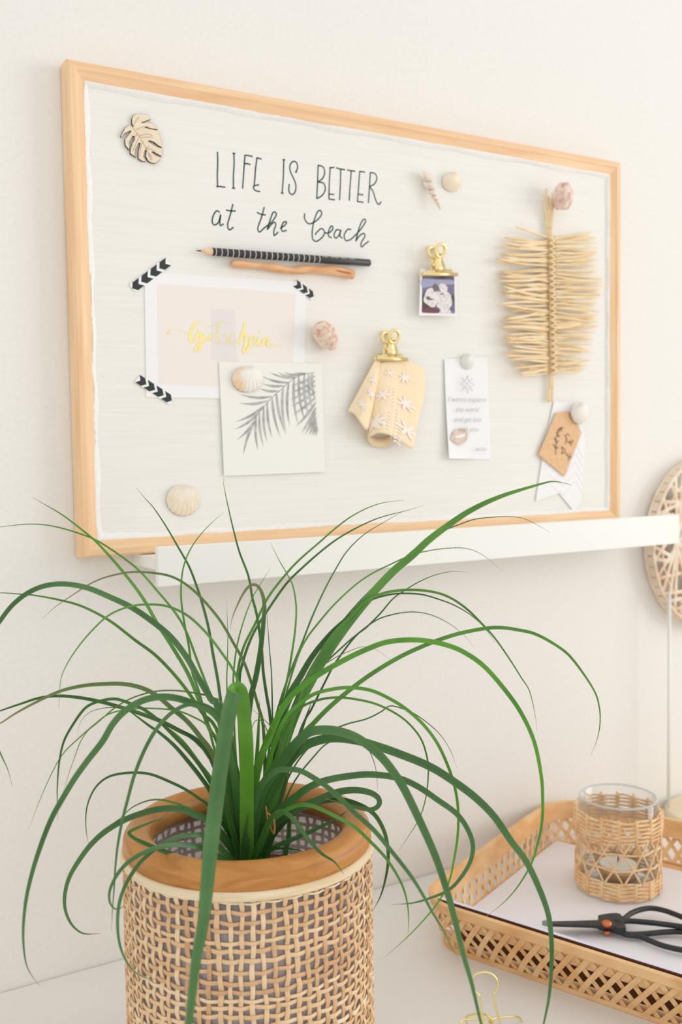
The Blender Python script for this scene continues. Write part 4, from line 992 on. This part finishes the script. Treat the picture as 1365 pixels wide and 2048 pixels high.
# each leaf: width in px where it is fullest, how far its tip swings away (+) or forward (-), easing, material, points tip -> base
LEAVES = [
(6.5,.02,1,'B',[(66,995),(90,1009),(127,1031),(176,1069),(202,1093),(246,1143),(286,1196),(316,1249),(347,1297),(382,1359),(418,1455),(440,1500),(474,1690)]),
(4,.03,1,'B',[(-30,1060),(0,1054),(60,1048),(110,1053),(165,1069),(206,1088),(272,1135),(316,1183),(352,1227),(374,1266),(396,1324),(422,1390),(444,1434),(485,1700)]),
(10,-.06,1,'C',[(25,1573),(15,1538),(0,1505),(-30,1430),(-42,1360),(-30,1290),(0,1242),(26,1209),(57,1185),(92,1171),(132,1168),(176,1176),(220,1194),(264,1215),(308,1245),(343,1275),(374,1315),(396,1354),(422,1398),(440,1434),(480,1690)]),
(5.5,0,1,'B',[(-40,1190),(0,1186),(35,1188),(70,1191),(123,1201),(167,1214),(220,1242),(271,1281),(308,1308),(343,1343),(374,1381),(404,1425),(440,1478),(478,1690)]),
(5,.0,1,'E',[(84,1238),(110,1214),(145,1190),(185,1165),(220,1152),(264,1144),(308,1146),(343,1153),(374,1170),(404,1197),(440,1240),(466,1284),(488,1324),(505,1372),(516,1410),(527,1455),(530,1560),(520,1700)]),
(4.5,-.05,1,'B',[(118,1416),(121,1363),(132,1332),(154,1297),(185,1260),(220,1229),(264,1212),(309,1209),(343,1215),(378,1233),(413,1266),(444,1306),(470,1346),(485,1390),(496,1450),(500,1560),(495,1700)]),
(5,.07,1,'A',[(273,976),(290,996),(308,1016),(334,1055),(356,1093),(378,1132),(393,1170),(407,1214),(418,1258),(426,1306),(435,1354),(442,1403),(480,1690)]),
(4,.06,1,'B',[(448,1024),(422,1047),(398,1073),(378,1104),(366,1139),(362,1179),(364,1214),(371,1258),(378,1293),(385,1346),(400,1390),(440,1540),(482,1700)]),
(5,.08,1,'A',[(452,962),(447,957),(448,972),(455,1007),(466,1055),(479,1104),(497,1152),(505,1196),(514,1231),(523,1293),(527,1346),(534,1394),(540,1430),(545,1500),(540,1600),(520,1715)]),
(10.5,-.02,1,'F2',[(461,1258),(464,1240),(470,1222),(484,1192),(498,1173),(512,1170),(523,1183),(529,1209),(527,1249),(521,1302),(512,1354),(503,1390),(497,1434),(490,1520),(486,1700)]),
(2.8,.03,1,'B',[(453,1200),(455,1236),(456,1275),(455,1328),(454,1372),(460,1500),(480,1700)]),
(3.2,.05,1,'B',[(542,1134),(523,1165),(505,1196),(488,1240),(475,1288),(468,1337),(467,1372),(470,1480),(485,1700)]),
(4.5,.10,1,'B',[(810,1001),(776,1004),(743,1013),(705,1032),(671,1057),(638,1086),(600,1119),(571,1150),(536,1196),(510,1249),(488,1293),(477,1337),(475,1372),(480,1480),(490,1700)]),
(4.5,.09,1,'A',[(850,1010),(814,1021),(767,1033),(729,1048),(686,1071),(648,1098),(600,1140),(571,1170),(534,1223),(505,1271),(486,1324),(479,1368),(482,1480),(495,1700)]),
(3.2,.12,1,'C',[(810,1021),(771,1043),(729,1069),(695,1102),(671,1140),(648,1183),(624,1236),(603,1290),(583,1339),(564,1392),(546,1458),(530,1560),(515,1700)]),
(4.2,.06,1,'B',[(541,1084),(558,1119),(576,1150),(587,1174),(593,1214),(591,1258),(585,1302),(576,1354),(563,1411),(550,1500),(530,1700)]),
(2.6,.04,1,'C',[(533,1210),(538,1284),(543,1346),(545,1425),(545,1500),(530,1700)]),
(16,.07,1,'B2',[(1143,970),(1124,965),(1105,963),(1086,967),(1048,978),(1010,990),(971,1006),(933,1026),(895,1052),(857,1081),(824,1112),(790,1140),(757,1174),(729,1207),(700,1243),(671,1283),(643,1326),(619,1369),(600,1407),(575,1470),(550,1560),(520,1700)]),
(13,.05,1,'A2',[(757,1174),(740,1195),(712,1222),(687,1243),(660,1269),(625,1313),(599,1357),(581,1387),(565,1430),(550,1500),(530,1700)]),
(3,.12,1,'C',[(1102,1066),(1076,1050),(1048,1037),(1019,1033),(990,1034),(952,1038),(924,1047),(886,1062),(852,1081),(800,1125),(700,1225),(620,1340),(565,1470),(540,1600),(530,1700)]),
(3.2,.12,1,'B',[(1006,1144),(981,1121),(957,1105),(933,1097),(905,1096),(867,1100),(824,1110),(781,1129),(743,1148),(710,1171),(671,1207),(638,1245),(610,1283),(590,1330),(565,1420),(540,1560),(530,1700)]),
(3.5,.10,1,'A',[(945,1147),(929,1144),(905,1143),(871,1150),(838,1164),(810,1181),(786,1198),(762,1226),(733,1255),(710,1274),(671,1326),(648,1369),(624,1417),(600,1464),(560,1600),(540,1700)]),
(5,.07,1,'B',[(1075,1462),(1071,1431),(1060,1383),(1043,1355),(1019,1317),(990,1276),(962,1245),(933,1217),(900,1195),(867,1184),(829,1180),(790,1182),(757,1190),(730,1204),(705,1230),(670,1265),(640,1310),(600,1400),(550,1600),(530,1700)]),
(4,.09,1,'A',[(990,1285),(969,1255),(943,1231),(910,1211),(876,1198),(843,1189),(805,1187),(776,1190),(748,1198),(725,1212),(695,1236),(655,1290),(620,1345),(570,1470),(540,1600),(530,1700)]),
(3,.11,1,'C',[(949,1294),(929,1271),(905,1251),(876,1235),(848,1226),(819,1224),(786,1229),(752,1241),(714,1269),(681,1298),(648,1331),(600,1400),(565,1500),(540,1700)]),
(7.5,.04,1,'B',[(1182,1512),(1195,1479),(1201,1445),(1199,1412),(1188,1379),(1152,1326),(1124,1298),(1076,1270),(1038,1260),(995,1255),(952,1260),(905,1271),(852,1290),(800,1314),(748,1345),(705,1376),(662,1412),(629,1445),(600,1479),(560,1570),(525,1710)]),
(9,-.03,1,'D2',[(973,1833),(1008,1805),(1037,1772),(1063,1728),(1077,1684),(1085,1640),(1086,1597),(1083,1550),(1069,1483),(1043,1426),(1010,1379),(967,1331),(924,1302),(886,1288),(848,1281),(810,1280),(771,1285),(733,1299),(695,1317),(648,1343),(603,1374),(573,1405),(546,1455),(524,1510),(507,1568),(498,1700)]),
(6,-.05,1,'D',[(771,1913),(810,1879),(846,1842),(876,1805),(898,1765),(909,1717),(916,1670),(917,1622),(911,1578),(898,1536),(876,1488),(848,1450),(814,1419),(781,1398),(743,1381),(700,1375),(662,1379),(629,1388),(600,1407),(572,1435),(548,1490),(520,1600),(500,1700)]),
(4,-.02,1,'B',[(798,1702),(817,1673),(839,1637),(852,1596),(857,1550),(855,1517),(843,1479),(819,1448),(790,1426),(752,1408),(714,1399),(676,1395),(638,1400),(600,1417),(565,1460),(530,1560),(510,1700)]),
(2.6,.05,1,'C',[(914,1536),(900,1498),(876,1464),(838,1433),(810,1419),(781,1412),(762,1424),(733,1438),(695,1448),(662,1462),(624,1488),(575,1560),(530,1700)]),
(2.6,.03,1,'C',[(756,1582),(753,1542),(744,1512),(731,1490),(706,1478),(662,1483),(629,1512),(580,1580),(540,1700)]),
(15,-.16,1,'C2',[(985,2120),(972,2080),(960,2036),(945,1970),(927,1908),(912,1846),(894,1780),(872,1714),(843,1648),(810,1580),(788,1545),(766,1517),(740,1493),(709,1473),(674,1462),(643,1460),(616,1466),(590,1490),(564,1524),(520,1590),(500,1700)]),
(14,-.10,1,'C2',[(1075,2110),(1088,2048),(1099,1992),(1104,1926),(1103,1871),(1096,1824),(1077,1772),(1052,1721),(1022,1681),(989,1633),(949,1593),(901,1558),(858,1532),(805,1510),(757,1493),(718,1482),(674,1476),(640,1480),(608,1493),(581,1519),(546,1568),(511,1647),(505,1710)]),
(11,-.08,1,'C2',[(784,1809),(825,1806),(861,1796),(898,1780),(923,1754),(942,1721),(946,1688),(934,1655),(912,1626),(876,1600),(836,1573),(796,1556),(744,1549),(700,1552),(652,1561),(616,1576),(581,1603),(546,1634),(520,1700)]),
(13,-.01,1,'C2',[(650,1597),(690,1608),(718,1616),(744,1619),(758,1610),(757,1596),(740,1585),(709,1580),(674,1585),(634,1601),(599,1616),(564,1636),(537,1662),(515,1715)]),
(8.5,.0,1,'A',[(746,1822),(762,1791),(773,1750),(777,1714),(773,1677),(762,1648),(745,1625),(715,1608),(680,1600),(630,1606),(590,1625),(550,1665),(520,1715)]),
(9,-.14,.9,'C2',[(920,1925),(900,1886),(883,1853),(865,1824),(847,1791),(821,1750),(784,1703),(748,1660),(709,1625),(678,1594),(652,1572),(625,1554),(599,1541),(573,1539),(546,1546),(515,1590),(490,1700)]),
(6.5,-.09,1,'B',[(817,1873),(818,1831),(812,1791),(799,1758),(773,1717),(740,1682),(709,1653),(678,1636),(652,1623),(625,1612),(599,1610),(570,1622),(540,1650),(515,1715)]),
(8,-.085,.8,'A',[(688,1748),(670,1724),(644,1707),(618,1680),(596,1649),(574,1627),(555,1625),(535,1650),(510,1715)]),
(8,-.02,1,'A',[(697,1619),(675,1636),(640,1654),(596,1674),(552,1693),(525,1715),(508,1740)]),
(5,-.03,1,'A',[(612,1706),(596,1700),(565,1697),(534,1702),(508,1725)]),
(27,-.24,1,'K',[(368,2120),(378,2048),(385,1984),(393,1918),(407,1843),(415,1764),(421,1700),(428,1640),(434,1590),(441,1537),(450,1475),(459,1423),(466,1396),(470,1382),(475,1379),(480,1384),(484,1400),(488,1431),(493,1484),(494,1560),(494,1700)]),
(7,-.02,1,'A',[(-60,1445),(0,1422),(44,1407),(79,1396),(119,1392),(163,1396),(207,1405),(246,1416),(286,1429),(325,1444),(360,1462),(396,1482),(425,1520),(455,1600),(480,1710)]),
(8,-.04,1,'E3',[(-50,1475),(0,1447),(31,1427),(75,1403),(119,1383),(163,1372),(207,1368),(246,1368),(281,1375),(312,1390),(343,1416),(374,1442),(400,1473),(430,1520),(465,1650),(480,1710)]),
(11.5,-.14,1,'C2',[(80,1972),(66,1955),(53,1930),(47,1890),(47,1846),(53,1794),(66,1739),(84,1684),(103,1637),(125,1597),(150,1556),(176,1520),(205,1483),(225,1449),(250,1422),(281,1403),(316,1394),(352,1396),(387,1407),(418,1418),(440,1440),(462,1500),(482,1640),(487,1710)]),
(7,-.13,1,'C2',[(223,1862),(225,1820),(228,1780),(231,1732),(236,1688),(245,1640),(256,1597),(267,1556),(282,1516),(300,1479),(320,1449),(347,1423),(378,1409),(404,1416),(431,1434),(455,1480),(480,1600),(487,1710)]),
(5.5,-.05,1,'A',[(116,1640),(115,1607),(115,1571),(119,1523),(128,1483),(147,1448),(171,1416),(198,1403),(229,1398),(255,1405),(286,1418),(316,1440),(348,1472),(385,1512),(415,1555),(440,1605),(475,1715)]),
(7.5,-.02,1,'A',[(240,1412),(262,1424),(297,1450),(319,1465),(348,1490),(377,1523),(403,1556),(425,1589),(455,1650),(480,1715)]),
(7,.0,1,'B',[(290,1424),(330,1452),(366,1483),(399,1527),(428,1567),(458,1630),(482,1715)]),
(2.8,-.04,1,'B',[(57,1659),(77,1607),(99,1556),(125,1509),(158,1476),(190,1448),(220,1427),(264,1418),(308,1417),(352,1421),(387,1434),(418,1455),(450,1510),(480,1600),(487,1710)]),
(2.6,-.03,1,'E',[(126,1586),(137,1549),(150,1512),(161,1483),(176,1461),(193,1447),(229,1416),(264,1396),(308,1383),(352,1381),(396,1387),(422,1394),(448,1412),(470,1500),(485,1700)]),
(2.4,-.02,1,'C',[(155,1473),(160,1447),(176,1427),(202,1417),(237,1416),(290,1428),(340,1450),(420,1520),(470,1700)]),
(4.5,-.03,1,'A',[(177,1688),(172,1659),(172,1626),(179,1597),(194,1571),(216,1554),(242,1547),(275,1545),(304,1549),(337,1562),(370,1578),(396,1595),(421,1615),(460,1670),(485,1720)]),
(3.2,-.02,1,'B',[(220,1650),(242,1635),(264,1615),(293,1602),(319,1599),(344,1604),(366,1611),(396,1626),(418,1640),(480,1720)]),
(10.5,-.06,1,'C2',[(201,1867),(172,1868),(154,1860),(139,1842),(130,1816),(130,1787),(139,1754),(158,1721),(183,1688),(212,1662),(249,1640),(286,1626),(322,1618),(359,1618),(388,1628),(418,1643),(460,1690),(485,1730)]),
(8.5,-.125,.6,'C2',[(253,1802),(245,1814),(231,1818),(220,1805),(220,1780),(234,1750),(256,1725),(286,1706),(319,1694),(355,1689),(388,1692),(410,1699),(450,1722),(480,1745)]),
(7,-.135,.6,'C2',[(315,1958),(289,1955),(267,1941),(253,1922),(242,1897),(236,1864),(236,1827),(242,1794),(256,1761),(278,1728),(304,1703),(330,1686),(359,1673),(388,1670),(410,1673),(450,1705),(480,1740)]),
(8,-.095,.6,'A',[(339,1633),(315,1640),(286,1651),(262,1662),(259,1668),(271,1678),(293,1688),(319,1699),(348,1710),(377,1719),(407,1723),(450,1735),(480,1745)]),
(2.2,.03,1,'E',[(783,1322),(762,1305),(743,1296),(724,1294),(700,1302),(662,1321),(600,1370),(560,1480),(530,1700)]),
(3.2,-.02,1,'E',[(496,1412),(520,1431),(542,1453),(559,1475),(577,1528),(570,1580),(540,1660),(515,1715)]),
(3,-.01,1,'B',[(502,1484),(504,1458),(511,1442),(524,1442),(534,1460),(545,1500),(540,1600),(520,1710)]),
(18,-.03,1,'D2',[(440,1440),(455,1480),(468,1530),(480,1600),(490,1720)]),
(15,-.02,1,'D2',[(560,1440),(540,1480),(522,1520),(505,1600),(496,1720)]),
(14,-.03,1,'A2',[(420,1455),(440,1500),(458,1560),(475,1640),(486,1735)]),
(15,-.04,1,'A2',[(612,1480),(580,1530),(548,1585),(522,1650),(502,1735)]),
(12,.0,1,'B2',[(590,1420),(572,1480),(555,1540),(530,1620),(508,1720)]),
(12,.02,1,'A2',[(455,1400),(462,1470),(468,1540),(478,1630),(490,1720)]),
(10,.03,1,'A2',[(625,1400),(600,1470),(575,1540),(548,1620),(520,1720)]),
(10,-.04,1,'A2',[(438,1560),(452,1610),(468,1670),(484,1740)]),
(9,.02,1,'B2',[(520,1400),(515,1500),(508,1600),(500,1720)]),
(9,.03,1,'A2',[(576,1600),(578,1660),(572,1700),(562,1745)]),
]
MT = {'F': 'leafA', 'A': 'leafA', 'B': 'leafB', 'C': 'leafC', 'D': 'leafD', 'E': 'leafE', 'K': 'leafC'}
WALLY = lambda px: -0.018 if px < 300 else (-0.018-0.057*min(1, (px-300)/60))
r = random.Random(4)
def leaf(w, dz, pw, kind, pts):
    wide = len(kind) > 1 or kind == 'K'
    w = w*(1.12 if kind == 'K' else 1.38)+0.4
    P2 = [Vector((x, y, 0)) for x, y in reversed(pts)]
    b = P2[0]; P2 = [Vector((494+(b.x-494)*0.45, 1772, 0))]+P2
    S2 = crom(P2, 5); cum = [0]
    for i in range(1, len(S2)): cum.append(cum[-1]+(S2[i]-S2[i-1]).length)
    T = cum[-1]; W3 = []
    for q, s in zip(S2, cum):
        t = s/T; d = DC+dz*(t**pw)
        p = depth_pt(q.x, q.y, d); yl = WALLY(q.x)
        if p.y > yl: p = un(q.x, q.y, 1, yl)
        W3.append((p, t))
    # smooth the depth so the clamp leaves no kink
    D = [(p-CAMP).dot(RF) for p, t in W3]
    for _ in range(10): D = [D[0]]+[(D[i-1]+D[i]*2+D[i+1])/4 for i in range(1, len(D)-1)]+[D[-1]]
    W3 = [(CAMP+(p-CAMP)*(D[i]/((p-CAMP).dot(RF))), t) for i, (p, t) in enumerate(W3)]
    n = len(W3); v = []; f = []; tn = []
    tw0 = r.uniform(-0.5, 0.5)*(0.4 if wide else 1); tw1 = r.uniform(-0.7, 0.7)*(0.35 if wide else 1); prevw = None; fresh = {'D': 0.8, 'B': 0.30, 'A': 0.10, 'C': 0.12, 'E': 0.2, 'K': 0.0, 'F': 0.1}[kind[0]]
    for i, (p, t) in enumerate(W3):
        tg = (W3[min(i+1, n-1)][0]-W3[max(i-1, 0)][0]).normalized(); vw = (p-CAMP).normalized()
        wd = tg.cross(vw)
        if wd.length < 0.15 and prevw is not None: wd = prevw.copy()
        wd.normalize()
        if prevw is not None and wd.dot(prevw) < 0 and kind != 'K' : wd = -wd if wd.dot(prevw) < -0.6 and False else wd
        prevw = wd
        an = tw0+(tw1-tw0)*t; nm = wd.cross(tg).normalized()
        wv = wd*math.cos(an)+nm*math.sin(an); nn = wv.cross(tg).normalized()
        pr = (0.85+0.35*math.exp(-((t-0.12)/0.12)**2))*max(0.04, (1-t**3.6))**0.9
        if t < 0.08: pr *= 0.6+5*t
        if kind == 'K': pr = (0.9 if t < 0.3 else (1.0 if t < 0.62 else 1-(t-0.62)*1.6)); pr = max(pr, 0.08)
        hw = w*pr*((p-CAMP).dot(RF))/FP/2/max(0.75, math.cos(an))
        vd = hw*0.22; e_ = nn*0.00025
        bs = 0.72 if kind[0] in 'EF' else 0.955
        tv = max(0.0, (t-bs)/(1.0-bs))**1.2*0.9 if t > bs else -max(0.0, 1-abs(t-0.16)/0.2)*fresh
        tn += [tv+0.10, tv, tv+0.10, tv+0.10, tv, tv+0.10]
        v += [p-wv*hw, p+nn*vd, p+wv*hw, p-wv*hw+e_, p+nn*vd+e_, p+wv*hw+e_]
    for i in range(n-1):
        a = i*6; b_ = a+6
        f += [(a, a+1, b_+1, b_), (a+1, a+2, b_+2, b_+1), (a+3, b_+3, b_+4, a+4), (a+4, b_+4, b_+5, a+5)]
    o = mesh('leaf', v, f, [MT[kind[0]], 'leafD'] if kind == 'K' else MT[kind[0]], plant, True, tn)
    if kind == 'K':
        for q in o.data.polygons: q.material_index = 1 if W3[q.vertices[0]//6][1] < 0.352 else 0
    return o
for L in LEAVES:
    leaf(*L)
# dry brown shred in the crown
g = G(); g.tube(crom([depth_pt(x, y, DC-0.03) for x, y in ((532, 1612), (536, 1640), (540, 1652), (548, 1668), (548, 1640), (534, 1625))], 5), 0.0008, 6, flat=0.4)
g.obj('dry_leaf', 'leafdry', plant, True)['label'] = 'curled dry brown leaf'

# ------------------------------------------------------------------ light
w = bpy.data.worlds.new('World'); bpy.context.scene.world = w; w.use_nodes = True
w.node_tree.nodes['Background'].inputs[0].default_value = (1.0, 0.995, 0.985, 1)
w.node_tree.nodes['Background'].inputs[1].default_value = 0.92
def area(name, loc, tgt, sx, sy, power, col):
    l = bpy.data.lights.new(name, 'AREA'); l.shape = 'RECTANGLE'; l.size = sx; l.size_y = sy; l.energy = power; l.color = col
    o = bpy.data.objects.new(name, l); C.objects.link(o); o.location = loc
    o.rotation_euler = (Vector(tgt)-Vector(loc)).to_track_quat('-Z', 'Y').to_euler(); return o
area('window_light', (2.9, -1.7, 0.45), (0.2, 0, 0.0), 1.3, 1.4, 25, (1.0, 0.985, 0.96))

cam = bpy.data.cameras.new('Camera'); co = bpy.data.objects.new('Camera', cam); C.objects.link(co)
cam.sensor_fit = 'VERTICAL'; cam.sensor_height = 36; cam.sensor_width = 24; cam.lens = FP/2048*36
mw = Matrix((RX, -RD, -RF)).transposed().to_4x4(); mw.translation = CAMP; co.matrix_world = mw
cam.clip_start = 0.01; cam.dof.use_dof = True; cam.dof.focus_distance = 0.70; cam.dof.aperture_fstop = 8.0
sc_ = bpy.context.scene; sc_.camera = co
sc_.view_settings.view_transform = 'Standard'; sc_.view_settings.look = 'None'; sc_.view_settings.gamma = 1; sc_.view_settings.exposure = 0.04; sc_.view_settings.use_curve_mapping = False
